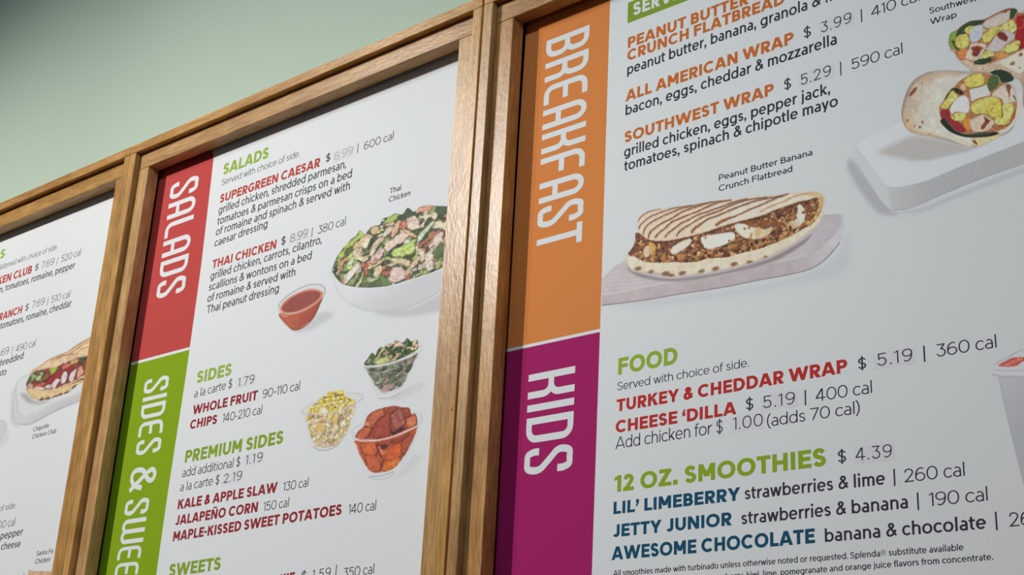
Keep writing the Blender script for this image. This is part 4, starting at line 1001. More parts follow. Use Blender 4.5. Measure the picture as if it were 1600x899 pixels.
def wraps():
    s = Print(1322, 6, 1620, 345, .72, (190, 193, 195), 21)
    s.fr(0, 0, 1)
    s.poly([(1332, 250), (1324, 262), (1345, 300), (1372, 332), (1400, 336), (1392, 325), (1360, 285)], (150, 150, 156), soft=8, a=.7)
    s.poly([(1400, 332), (1440, 325), (1500, 300), (1620, 255), (1620, 262), (1500, 308), (1440, 332)], (165, 168, 172), soft=5, a=.6)
    s.poly([(1336, 229), (1336, 250), (1350, 272), (1370, 304), (1384, 322), (1396.5, 328.6), (1412, 326.5), (1427, 322.5), (1480, 300), (1542.5, 275), (1620, 247), (1620, 212), (1516, 254), (1400, 240)], (164, 165, 167), smooth=False, tex=.012, ts=8, grad=((178, 180, 182), (1450, 300), (1385, 300)))
    s.poly([(1336.8, 231), (1336.3, 250), (1350, 272), (1370, 304), (1384, 322), (1393, 327.5), (1387, 294), (1364, 264)], (186, 189, 191), soft=1.2, smooth=False)
    s.poly([(1337, 228.7), (1341, 223.5), (1346.7, 219.8), (1365, 210.5), (1405, 193), (1500, 170), (1620, 140), (1620, 213), (1570, 233), (1515.8, 254), (1480, 269), (1453.5, 280.4), (1432, 287), (1419.7, 289.8), (1404, 292.6), (1392, 292.6), (1384.5, 290), (1364.5, 264.3), (1350, 245)], (196, 199, 203), soft=1.2, tex=.01, ts=10, smooth=False)
    s.fr(1320, 170, 5.618)
    s.poly([(300, 380), (450, 300), (620, 240), (900, 280), (1090, 350), (900, 400), (700, 445), (540, 440), (400, 420)], (168, 163, 160), soft=9, a=.85)
    s.stroke([(560, 440), (740, 435), (900, 400), (1080, 360), (1250, 300)], 3, (150, 147, 146), soft=5, a=.5)
    s.stroke([(440, 892), (600, 862), (900, 732), (1250, 592), (1640, 460)], 1.0, (120, 120, 126), soft=1.0, a=.8)
    # back wrap
    s.fr(1440, 0, 7.5)
    s.poly([(340, 560), (380, 620), (430, 700), (520, 780), (610, 852), (800, 870), (1060, 900), (1180, 1000), (1199, 1275), (1400, 1290), (1400, 150), (1150, 150), (700, 400)], (196, 172, 152), tex=.04, ts=8, edge=(.12, 4), grad=((170, 140, 118), (1100, 700), (1199, 1250)))
    face = [(318, 480), (340, 390), (400, 358), (470, 300), (560, 250), (700, 232), (790, 198), (900, 140), (1040, 92), (1115, 115), (1160, 160), (1400, 170), (1400, 560), (1140, 600), (1060, 650), (900, 710), (760, 752), (650, 752), (560, 712), (430, 690), (390, 610), (330, 550)]
    s.poly(face, (164, 108, 76), tex=.2, ts=3); 
    G = (52, 70, 50); E_ = (196, 186, 100); CH = (194, 186, 180)
    def pc(pts, col, **k): s.poly(pts, col, edge=(.2, 1.5), tex=k.pop('tex', .06), ts=3, **k)
    def egg(pts, col=E_): s.poly([(x + 6, y + 10) for x, y in pts], (96, 84, 40), a=.7); s.poly(pts, col, tex=.13, ts=2.2, edge=(.2, 1.6)); s.bits(16, s.c(pts), [(214, 207, 136), (184, 170, 84), (205, 195, 112), (170, 154, 76)], .8, 2.2, (1, 1.5), hi=.12, edge=False)
    pc([(320, 480), (340, 395), (400, 358), (425, 380), (400, 440), (375, 520), (430, 592), (360, 575), (322, 520)], (128, 150, 72), tex=.12)
    pc([(405, 430), (415, 380), (470, 308), (570, 250), (700, 236), (770, 262), (620, 300), (520, 340), (500, 400)], G, tex=.15)
    egg([(395, 450), (440, 410), (500, 400), (550, 430), (548, 540), (480, 582), (410, 540)]); egg([(505, 345), (590, 298), (720, 330), (745, 365), (560, 400)], (206, 194, 110))
    s.stroke([(370, 490), (385, 540), (440, 595)], 3, (50, 66, 40)); pc([(430, 600), (530, 565), (560, 620), (520, 700), (430, 660)], (206, 124, 76))
    pc([(600, 322), (685, 290), (722, 312), (702, 440), (600, 502), (562, 440), (575, 380)], (186, 188, 196))
    for k in range(5): s.stroke([(600 + k * 20, 350 + k * 6), (640 + k * 10, 380), (600 + k * 16, 450)], .8, (160, 162, 172), a=.6)
    pc([(715, 285), (790, 218), (940, 145), (1052, 100), (1022, 230), (940, 290), (785, 338)], (192, 180, 170)); pc([(1050, 105), (1118, 115), (1085, 190), (1035, 215)], (44, 74, 50))
    s.poly([(940, 140), (1040, 98), (1045, 115), (960, 150)], (110, 60, 50), soft=1.2)
    egg([(715, 425), (800, 340), (900, 298), (965, 340), (880, 405), (785, 492), (722, 485)]); egg([(948, 292), (1060, 238), (1115, 335), (1060, 385), (960, 345)], (208, 204, 128))
    pc([(870, 412), (950, 352), (1098, 410), (1060, 475), (985, 530), (940, 585), (850, 612), (758, 580), (800, 520)], (188, 178, 178)); s.poly([(878, 412), (940, 366), (1012, 440), (972, 488)], (112, 48, 38), soft=1.2, tex=.2)
    pc([(572, 518), (660, 500), (770, 528), (730, 610), (690, 702), (512, 692), (545, 590)], (208, 184, 164)); s.poly([(570, 560), (640, 540), (715, 555), (680, 620), (640, 668), (585, 640), (600, 600)], (122, 56, 42), soft=2, tex=.3, ts=2)
    egg([(698, 645), (790, 588), (852, 640), (800, 670), (715, 692)], (206, 200, 124)); egg([(925, 595), (1050, 500), (1140, 478), (1152, 560), (1060, 612), (980, 605)], (212, 208, 118))
    pc([(840, 650), (900, 600), (1000, 620), (1060, 640), (930, 690)], (198, 140, 84)); pc([(610, 725), (700, 688), (840, 690), (745, 752), (640, 756)], (46, 64, 44), tex=.2)
    pc([(1110, 205), (1220, 200), (1260, 380), (1220, 540), (1150, 575), (1150, 475), (1092, 445), (1125, 330)], (150, 34, 42)); s.stroke([(1150, 330), (1190, 310), (1199, 220)], 2.5, (196, 92, 80), soft=2, a=.7)
    s.poly([(910, 720), (1060, 642), (1150, 600), (1260, 560), (1300, 720), (1160, 860), (1060, 825), (990, 790), (935, 750)], (205, 204, 190), soft=1.4, tex=.03, edge=(.12, 2))
    s.ell(1065, 742, 28, 20, -.4, (130, 88, 52), raw=False, soft=1.2); s.ell(1160, 640, 24, 20, 0, (140, 80, 56), raw=False, soft=1.2); s.ell(1150, 795, 14, 9, 0, (140, 110, 100), raw=False)
    s.grain(.9, 3.4, .09)
    # front wrap
    s.fr(1400, 90, 8)
    out = [(620, 158), (480, 170), (380, 190), (240, 270), (150, 390), (90, 560), (68, 700), (88, 810), (130, 890), (200, 940), (330, 975), (450, 995), (570, 1024), (760, 1075), (912, 1118), (1000, 1122), (1140, 1052), (1352, 968), (1440, 910), (1496, 812), (1552, 700), (1556, 600), (1500, 440), (1450, 350), (1300, 280), (1150, 195), (960, 180), (800, 168)]
    s.poly(out, (182, 162, 142), tex=.07, ts=9, edge=(.28, 6), grad=((200, 196, 184), (120, 560), (430, 640)))
    mo = s.mask(out)
    s.poly([(230, 280), (420, 195), (620, 165), (900, 185), (760, 230), (560, 250), (360, 320)], (182, 152, 124), soft=6, a=.6, clip=mo)
    s.poly([(90, 700), (130, 640), (180, 780), (260, 900), (420, 950), (600, 1010), (480, 1000), (300, 970), (120, 890)], (202, 168, 132), soft=7, a=.7, clip=mo)
    s.poly([(165, 485), (180, 440), (230, 380), (268, 378), (240, 430), (200, 470)], (124, 72, 44), soft=1.6, tex=.2, clip=mo)
    for x, y, r in ((140, 790, 14), (332, 806, 13), (298, 872, 13), (60, 690, 10), (235, 860, 8), (420, 955, 8), (300, 985, 12), (505, 1010, 9), (380, 1010, 8), (325, 325, 7)): s.ell(x, y, r, r * 1.4, .3, (128, 74, 46), raw=False, soft=1.0, a=.85, clip=mo)
    cf = [(720, 375), (790, 300), (860, 250), (930, 210), (1020, 195), (1150, 205), (1300, 300), (1440, 340), (1496, 440), (1515, 560), (1500, 680), (1470, 770), (1400, 860), (1300, 915), (1170, 955), (1000, 985), (860, 985), (720, 940), (610, 850), (560, 750), (540, 630), (600, 530), (660, 450)]
    s.poly(cf, (166, 112, 74), tex=.2, ts=3); mc = s.mask(cf)
    pc([(565, 660), (650, 640), (690, 730), (760, 800), (840, 850), (870, 920), (760, 930), (640, 810), (562, 745)], (142, 42, 50))
    pc([(558, 780), (620, 768), (690, 850), (760, 920), (880, 960), (1050, 940), (1220, 930), (1290, 945), (1190, 985), (1000, 1000), (840, 990), (680, 930), (570, 830)], (34, 42, 34), tex=.2)
    s.stroke([(620, 775), (700, 870), (800, 940), (960, 965), (1200, 940)], 1.2, (120, 124, 104), a=.7)
    pc([(1300, 870), (1400, 850), (1480, 760), (1490, 700), (1470, 690), (1400, 790), (1280, 860)], (176, 98, 48), tex=.15)
    pc([(700, 385), (770, 385), (838, 430), (828, 468), (760, 445)], (52, 46, 28)); s.stroke([(612, 528), (650, 455), (705, 390)], 2.2, (54, 62, 40))
    egg([(850, 300), (900, 240), (1000, 203), (1090, 225), (1105, 315), (1050, 355), (930, 375), (870, 345)], (208, 194, 98))
    pc([(800, 370), (840, 330), (880, 380), (850, 420)], (214, 176, 140)); egg([(700, 418), (755, 455), (775, 500), (700, 570), (640, 645), (558, 622), (600, 550), (650, 490)])
    pc([(925, 400), (1050, 368), (1140, 343), (1185, 460), (1110, 490), (1020, 512), (950, 548), (928, 480)], (198, 196, 194)); pc([(1210, 440), (1340, 340), (1430, 328), (1475, 380), (1502, 470), (1512, 540), (1400, 575), (1350, 592), (1310, 512), (1218, 492)], (202, 188, 174))
    s.poly([(1370, 345), (1440, 350), (1430, 420), (1415, 520), (1400, 440)], (130, 80, 56), soft=1.4, tex=.2); s.stroke([(1470, 480), (1500, 530)], 2, (50, 60, 40))
    egg([(928, 645), (960, 570), (1080, 510), (1200, 488), (1300, 540), (1325, 700), (1230, 765), (1100, 702), (1000, 708)]); egg([(1120, 650), (1200, 560), (1300, 545), (1315, 740), (1220, 745)], (206, 186, 76)); egg([(1335, 592), (1440, 580), (1475, 640), (1440, 740), (1412, 820), (1300, 845), (1228, 810), (1260, 750), (1335, 740)], (210, 205, 124))
    pc([(678, 625), (760, 510), (850, 472), (912, 530), (918, 650), (880, 695), (760, 680), (690, 705)], (204, 204, 202)); egg([(690, 712), (800, 690), (878, 702), (850, 782), (765, 795), (700, 762)], (203, 196, 112))
    pc([(840, 780), (930, 750), (950, 860), (900, 910), (850, 860)], (206, 136, 62)); pc([(925, 790), (1000, 745), (1090, 712), (1222, 790), (1215, 850), (1130, 920), (960, 920)], (204, 184, 166)); s.poly([(1100, 740), (1175, 790), (1130, 850), (1090, 900), (1060, 870), (1110, 800)], (124, 62, 44), soft=1.4, tex=.3)
    pc([(1180, 180), (1300, 150), (1420, 190), (1474, 262), (1430, 302), (1330, 312), (1290, 262), (1220, 212)], (40, 58, 42), tex=.12); pc([(1150, 300), (1200, 213), (1265, 222), (1298, 290), (1250, 372), (1178, 425), (1145, 360)], (76, 96, 56), tex=.12); s.stroke([(1215, 215), (1285, 250), (1290, 320)], 1.0, (150, 160, 130))
    s.poly([(540, 870), (610, 960), (760, 1010), (900, 1060), (945, 1118), (880, 1105), (760, 1060), (620, 990)], (212, 202, 182), soft=1.6, edge=(.12, 2)); s.poly([(940, 1010), (1100, 1000), (1260, 970), (1370, 940), (1250, 1020), (1120, 1070), (1010, 1118)], (206, 190, 142), soft=1.6, edge=(.15, 2)); s.poly([(960, 1040), (1000, 1040), (1020, 1090), (990, 1080)], (110, 60, 40), soft=1.2)
    s.poly([(1500, 440), (1555, 600), (1552, 700), (1496, 812), (1420, 900), (1330, 950), (1420, 860), (1490, 750), (1515, 620)], (204, 200, 192), soft=1.8, a=.95)
    s.grain(.7, 3.0, .08)
    return s.build(B3, S3, 'printed picture of a chicken and egg wrap cut in two on a white plate')

def cup():
    s = Print(1545, 540, 1625, 800, .9, (184, 187, 189), 31)
    s.fr(1540, 530, 10)
    s.poly([(200, 570), (240, 750), (270, 900), (420, 1550), (600, 2260), (900, 2300), (900, 560)], (170, 171, 175), smooth=False, soft=1.4, grad=((158, 160, 164), (250, 700), (800, 1200)))
    s.stroke([(200, 575), (240, 750), (270, 900), (420, 1550), (598, 2260)], 1.2, (132, 134, 140), soft=1.2, a=.7, smooth=False)
    s.poly([(140, 470), (140, 410), (180, 370), (330, 300), (400, 260), (470, 220), (600, 172), (900, 120), (900, 600), (300, 590), (190, 575), (120, 560), (100, 530), (125, 495)], (186, 188, 192), soft=1.2, smooth=False)
    s.poly([(195, 415), (260, 370), (340, 330), (420, 292), (600, 280), (900, 270), (900, 350), (600, 350), (520, 400), (430, 432), (260, 432)], (176, 86, 80), tex=.22, ts=3)
    for x, y in ((330, 400), (430, 350), (510, 320), (380, 380), (560, 315)): s.ell(x, y, 26, 12, -.7, (216, 140, 128), raw=False)
    s.stroke([(145, 410), (200, 360), (330, 300), (450, 225), (600, 172)], 1.2, (140, 138, 142), soft=1.0, a=.8); s.stroke([(350, 300), (440, 285), (620, 270)], 1.4, (200, 170, 172), soft=1.2, a=.8)
    s.stroke([(140, 480), (300, 498), (620, 488)], 1.4, (150, 152, 156), soft=1.2, a=.8); s.stroke([(105, 545), (180, 572), (400, 588), (700, 580)], 1.6, (146, 148, 152), soft=1.3, a=.9)
    return s.build(B3, S3, 'printed picture of a smoothie cup with a clear lid')

def salad():
    s = Print(500, 300, 722, 500, 1.0, (216, 216, 212), 41)
    s.fr(0, 0, 1)
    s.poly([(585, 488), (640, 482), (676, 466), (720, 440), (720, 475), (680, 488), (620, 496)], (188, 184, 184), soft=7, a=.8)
    bowl = [(519, 424), (519.5, 432), (521, 440), (527, 457), (536, 468), (549, 477), (563, 483.5), (580, 487), (602, 488), (622, 485.5), (640, 480.5), (660, 472), (676, 463.5), (692, 452), (725, 425), (725, 400), (694, 410), (600, 420)]
    s.poly(bowl, (215, 214, 212), tex=.01, ts=10, edge=(.06, 4), grad=((203, 200, 199), (560, 450), (590, 487)))
    heap = [(519, 425), (521, 416), (525, 405), (529, 398), (534, 391), (543, 380), (550, 373), (557, 368), (563, 360), (570, 366), (579, 356), (586, 353), (594, 351), (598, 342), (608, 339), (617, 334), (629, 335), (637, 325), (647, 331), (656, 324), (670, 321), (680, 322), (700, 323), (725, 330), (725, 408), (694, 417.5), (670, 428), (640, 437), (610, 446.5), (590, 449), (570, 449.8), (550, 448), (535, 444), (526, 436)]
    s.poly(heap, (86, 88, 64), tex=.25, ts=4); m = s.mask(heap, raw=True)
    LG = (186, 196, 120); DG = (82, 98, 70); CK = (216, 192, 174); WN = (220, 200, 166); CA = (202, 138, 112); RS = (208, 206, 182); OG = (132, 142, 90)
    s.bits(90, None, [DG, OG, LG, (62, 74, 54)], 3, 7, (1, 1.8), (-.9, .5), clip=m, shape='p', tex=.15)
    s.bits(120, None, [LG, CK, WN, CA, RS, DG, WN, CK, OG], 1.8, 4.2, (1.6, 3.4), (-.75, .45), clip=m, shape='p', tex=.08)
    def p(fr, pts, col, **k):
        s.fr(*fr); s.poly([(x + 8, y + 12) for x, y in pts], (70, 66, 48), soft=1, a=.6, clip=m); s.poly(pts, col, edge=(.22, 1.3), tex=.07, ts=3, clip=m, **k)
    c1, c2, c3, c4 = (510, 310, 10), (600, 310, 10), (510, 385, 10), (600, 385, 10)
    p(c1, [(500, 560), (540, 505), (590, 560), (560, 620), (480, 650), (400, 760), (330, 880), (200, 950), (180, 900), (300, 760), (400, 650)], (176, 192, 96)); p(c1, [(300, 800), (420, 740), (400, 820), (300, 899)], (96, 104, 60))
    p(c1, [(430, 740), (520, 650), (610, 600), (700, 590), (620, 680), (520, 760), (440, 790)], (218, 182, 144)); p(c1, [(690, 520), (720, 450), (790, 440), (850, 470), (820, 540), (720, 560)], (220, 188, 146)); p(c1, [(570, 720), (640, 620), (720, 590), (660, 700), (640, 770), (590, 780)], (224, 206, 176))
    p(c1, [(700, 760), (820, 620), (900, 610), (880, 660), (800, 740), (720, 899), (670, 899)], (216, 190, 160)); p(c1, [(900, 590), (920, 500), (999, 440), (999, 560), (920, 600)], (222, 200, 186)); p(c1, [(730, 890), (880, 770), (900, 850), (820, 960), (700, 980)], (220, 200, 186)); s.ell(860, 440, 36, 30, 0, (90, 96, 70), raw=False); s.ell(862, 442, 22, 17, 0, (214, 214, 196), raw=False)
    p(c2, [(0, 400), (60, 310), (160, 250), (230, 260), (200, 330), (120, 370)], (170, 184, 96)); p(c2, [(290, 290), (370, 150), (410, 210), (520, 240), (540, 290), (440, 270), (340, 310)], (78, 88, 64)); p(c2, [(340, 330), (420, 280), (500, 300), (560, 400), (550, 460), (440, 490), (350, 440)], (224, 200, 180))
    p(c2, [(480, 200), (600, 140), (820, 60), (840, 90), (720, 150), (540, 230)], (216, 164, 132)); p(c2, [(560, 200), (640, 150), (760, 140), (720, 180), (620, 210)], (224, 160, 136)); p(c2, [(790, 180), (860, 125), (999, 150), (999, 230), (880, 260)], (80, 94, 74)); p(c2, [(540, 290), (610, 270), (650, 180), (700, 250), (760, 190), (840, 260), (800, 330), (700, 300), (640, 390), (610, 330)], (222, 204, 172))
    p(c2, [(750, 450), (850, 350), (990, 400), (985, 490), (900, 480), (800, 470)], (222, 204, 176)); p(c2, [(510, 640), (560, 540), (680, 430), (790, 330), (740, 450), (640, 560), (560, 680), (520, 690)], (200, 206, 172)); p(c2, [(560, 660), (640, 590), (700, 580), (640, 660), (540, 720)], (60, 88, 68))
    p(c2, [(120, 620), (140, 450), (240, 350), (240, 440), (200, 540)], (220, 172, 138)); p(c2, [(260, 400), (340, 340), (340, 440), (280, 500)], (206, 128, 100)); p(c2, [(0, 600), (0, 540), (70, 460), (130, 480), (60, 570)], (222, 196, 184)); p(c2, [(10, 720), (130, 640), (260, 520), (340, 500), (400, 560), (300, 680), (180, 740), (60, 830)], (222, 194, 172)); p(c2, [(300, 510), (340, 490), (500, 580), (490, 610), (420, 580)], (222, 184, 138))
    p(c2, [(540, 750), (620, 660), (800, 550), (880, 500), (800, 580), (640, 700), (570, 770)], (196, 112, 88)); p(c2, [(770, 640), (790, 580), (910, 530), (920, 640), (800, 760)], (220, 196, 184)); p(c2, [(650, 890), (740, 780), (860, 680), (970, 640), (860, 720), (780, 850), (720, 960)], (216, 208, 180)); p(c2, [(770, 890), (800, 800), (940, 740), (950, 900), (860, 980)], (120, 142, 76))
    p(c2, [(130, 899), (150, 800), (240, 770), (300, 720), (400, 680), (490, 640), (480, 760), (440, 860), (340, 899), (250, 920)], (184, 198, 112)); 
    for x, y in ((200, 830), (280, 790), (350, 760), (420, 720), (250, 860), (370, 840), (440, 790)): s.ell(x, y, 26, 22, 0, (206, 216, 138), raw=False, soft=1.2, hi=.15, clip=m)
    p(c3, [(410, 110), (480, 30), (560, 60), (520, 140), (600, 160), (670, 150), (620, 230), (540, 230), (450, 180)], (222, 198, 160)); p(c3, [(200, 270), (310, 160), (345, 170), (260, 280), (170, 440)], (212, 152, 116)); p(c3, [(340, 270), (400, 190), (440, 200), (400, 290), (350, 300)], (210, 214, 178))
    p(c3, [(270, 480), (340, 400), (430, 330), (490, 245), (530, 320), (440, 430), (310, 590), (290, 590)], (218, 210, 192)); p(c3, [(330, 600), (460, 440), (540, 380), (480, 500), (420, 600)], (150, 158, 110)); p(c3, [(450, 620), (540, 490), (560, 380), (570, 470), (520, 620)], (190, 198, 140)); p(c3, [(570, 350), (640, 330), (830, 240), (930, 170), (880, 240), (740, 330), (640, 360)], (222, 192, 148))
    p(c3, [(580, 260), (640, 300), (650, 400), (600, 480), (590, 400), (620, 350), (540, 290)], (196, 108, 86)); p(c3, [(700, 260), (730, 160), (890, 30), (900, 90), (840, 190), (760, 260)], (220, 190, 178)); s.ell(775, 205, 40, 32, 0, (150, 84, 66), raw=False, soft=2, a=.7); p(c3, [(740, 470), (760, 360), (850, 290), (860, 380), (820, 460)], (220, 194, 156))
    p(c3, [(540, 640), (600, 560), (700, 550), (830, 490), (860, 560), (860, 630), (700, 645)], (98, 108, 76)); p(c3, [(600, 535), (720, 505), (850, 455), (820, 510), (740, 550), (650, 550)], (176, 186, 140)); p(c3, [(860, 620), (850, 480), (900, 470), (999, 560), (999, 610)], (104, 128, 72)); p(c3, [(870, 420), (1000, 370), (1130, 370), (1100, 430), (900, 460)], (198, 112, 92))
    p(c4, [(80, 500), (110, 400), (160, 325), (270, 335), (330, 400), (320, 500), (240, 545), (130, 570)], (218, 188, 174)); p(c4, [(80, 225), (150, 170), (290, 195), (420, 230), (370, 310), (250, 270)], (218, 198, 158)); p(c4, [(320, 430), (400, 320), (500, 190), (560, 165), (540, 240), (440, 350), (350, 460)], (214, 184, 154)); p(c4, [(470, 40), (590, 30), (640, 100), (610, 250), (570, 200), (560, 110)], (222, 204, 176))
    p(c4, [(400, 510), (560, 400), (610, 270), (600, 380), (560, 440), (460, 500)], (176, 186, 138)); p(c4, [(650, 340), (650, 160), (740, 30), (790, 0), (765, 120), (770, 330), (700, 380)], (222, 206, 186)); p(c4, [(330, 470), (390, 430), (400, 510), (340, 530)], (196, 116, 96)); p(c4, [(780, 350), (860, 220), (900, 180), (900, 300), (840, 350)], (176, 184, 118)); p(c4, [(780, 120), (830, 30), (950, 10), (940, 130), (820, 180)], (96, 112, 76))
    s.grain(1.5, 4.0, .20, 1.5); s.grain(.8, 1.8, .10, 3.5)
    s.fr(0, 0, 1); s.stroke([(519.5, 427), (526, 437), (535, 445), (550, 449), (570, 450.8), (590, 450), (610, 447.5), (640, 438), (670, 429), (694, 418.5), (720, 408)], 1.5, (226, 225, 224), soft=1.0, a=.9)
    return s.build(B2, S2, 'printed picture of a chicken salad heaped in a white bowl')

def dressing():
    s = Print(424, 436, 530, 530, 1.0, (217, 217, 213), 51)
    s.fr(420, 430, 9)
    s.poly([(480, 740), (700, 540), (860, 520), (900, 580), (720, 700), (560, 790), (360, 800)], (188, 184, 184), soft=6, a=.7)
    g = [(132, 460), (135, 560), (190, 660), (290, 760), (350, 786), (430, 778), (540, 720), (640, 600), (720, 430), (780, 290), (795, 215), (755, 150), (650, 130), (520, 150), (340, 240), (210, 340)]
    s.poly(g, (206, 206, 200), soft=1, a=.7)
    s.poly([(140, 560), (190, 640), (290, 745), (350, 780), (430, 770), (540, 705), (640, 590), (715, 430), (760, 300), (600, 430), (440, 510), (300, 545), (190, 530)], (186, 96, 68), soft=1.2, tex=.06, ts=5, edge=(.2, 3), grad=((160, 76, 60), (330, 580), (560, 700)))
    s.poly([(160, 470), (210, 380), (330, 290), (500, 215), (640, 195), (750, 235), (760, 280), (680, 370), (560, 450), (420, 510), (300, 535), (190, 520)], (206, 126, 100), soft=1)
    s.poly([(185, 470), (240, 390), (350, 305), (500, 240), (640, 225), (725, 255), (700, 330), (600, 410), (470, 480), (340, 522), (230, 518)], (150, 76, 68), soft=1.4, tex=.04, ts=5)
    s.stroke([(135, 460), (150, 410), (210, 335), (340, 240), (520, 150), (650, 130), (755, 150), (795, 215), (775, 290)], .9, (112, 116, 112), soft=.9, a=.85)
    s.stroke([(135, 470), (200, 540), (300, 552), (440, 520), (580, 455), (700, 365), (775, 290)], 1.6, (222, 176, 152), soft=1.0, a=.9); s.stroke([(140, 520), (200, 575), (260, 580)], 1.2, (222, 190, 170), soft=1.0, a=.8); s.stroke([(560, 670), (500, 715), (470, 725)], 1.0, (226, 180, 150), soft=.9, a=.8)
    return s.build(B2, S2, 'printed picture of orange dressing in a small glass dish')

def glass_back(s, pts, a=.5): s.poly(pts, (196, 196, 196), soft=1.4, a=a, edge=(.10, 2))

def kale():
    s = Print(560, 520, 680, 632, .95, (210, 210, 208), 61)
    s.fr(550, 520, 8.17)
    s.poly([(480, 850), (700, 700), (900, 640), (900, 700), (640, 850)], (194, 194, 194), soft=6, a=.7)
    glass_back(s, [(150, 400), (200, 520), (260, 690), (310, 800), (380, 842), (480, 835), (600, 790), (690, 660), (780, 480), (870, 260), (890, 190), (820, 170), (500, 300)], .35)
    body = [(165, 425), (300, 440), (480, 400), (680, 330), (840, 250), (780, 400), (700, 560), (640, 680), (560, 720), (440, 760), (370, 740), (290, 650), (230, 540)]
    s.poly(body, (130, 130, 114), soft=2.5, tex=.25, ts=3, a=.8); mb = s.mask(body, soft=3)
    s.bits(150, None, [(92, 102, 76), (120, 120, 96), (158, 148, 128), (78, 84, 66), (176, 150, 138), (142, 150, 118)], 1.2, 3.2, (1.2, 2.4), (-.9, .6), clip=mb, shape='p')
    s.poly([(370, 740), (400, 690), (560, 640), (440, 770)], (206, 160, 154), soft=2, a=.6)
    top = [(150, 400), (190, 350), (230, 290), (260, 260), (300, 290), (330, 220), (380, 180), (410, 210), (430, 160), (500, 140), (540, 150), (555, 100), (640, 130), (670, 110), (705, 70), (760, 120), (800, 90), (835, 100), (845, 190), (800, 240), (650, 320), (480, 385), (300, 415), (170, 420)]
    s.poly(top, (70, 82, 54), soft=1, tex=.3, ts=2.5); mt = s.mask(top)
    s.bits(130, None, [(86, 110, 66), (58, 74, 46), (110, 130, 84), (196, 180, 140), (206, 164, 140), (142, 160, 104), (66, 84, 60)], 1.0, 2.8, (1.2, 2.8), (-1.0, .5), clip=mt, shape='p')
    s.poly([(290, 400), (330, 340), (420, 315), (485, 345), (460, 380), (380, 405)], (190, 190, 124), soft=1, tex=.12, edge=(.2, 1.5)); s.stroke([(320, 330), (360, 260), (410, 215)], 2.2, (224, 190, 150), clip=mt); s.stroke([(545, 170), (600, 150), (640, 160)], 3, (224, 190, 164), clip=mt); s.stroke([(700, 200), (760, 190), (820, 210)], 2.2, (214, 196, 150), clip=mt)
    s.grain(.8, 2.6, .16)
    s.stroke([(145, 400), (180, 430), (300, 432), (440, 405), (620, 350), (780, 285), (880, 205)], 2.2, (214, 213, 210), soft=1.0); s.stroke([(150, 415), (200, 448), (320, 448), (450, 420), (640, 362), (800, 290)], 1.0, (160, 158, 154), soft=1, a=.7)
    s.stroke([(190, 500), (320, 520), (450, 490), (560, 455)], 1.4, (206, 204, 200), soft=1, a=.7); s.stroke([(320, 800), (380, 815), (500, 795), (620, 740), (690, 650)], 2.0, (214, 210, 206), soft=1.2, a=.9); s.stroke([(340, 840), (430, 842), (540, 815), (620, 770)], 1.2, (160, 156, 154), soft=1, a=.7)
    s.stroke([(165, 460), (230, 640), (300, 790)], 1.2, (222, 220, 216), soft=1.2, a=.6); s.stroke([(860, 270), (780, 440), (700, 620)], 1.6, (222, 222, 220), soft=1.6, a=.6); s.stroke([(840, 165), (890, 190), (870, 240)], 1.0, (176, 178, 178), soft=1, a=.7)
    return s.build(B2, S2, 'printed picture of kale slaw in a clear cup')

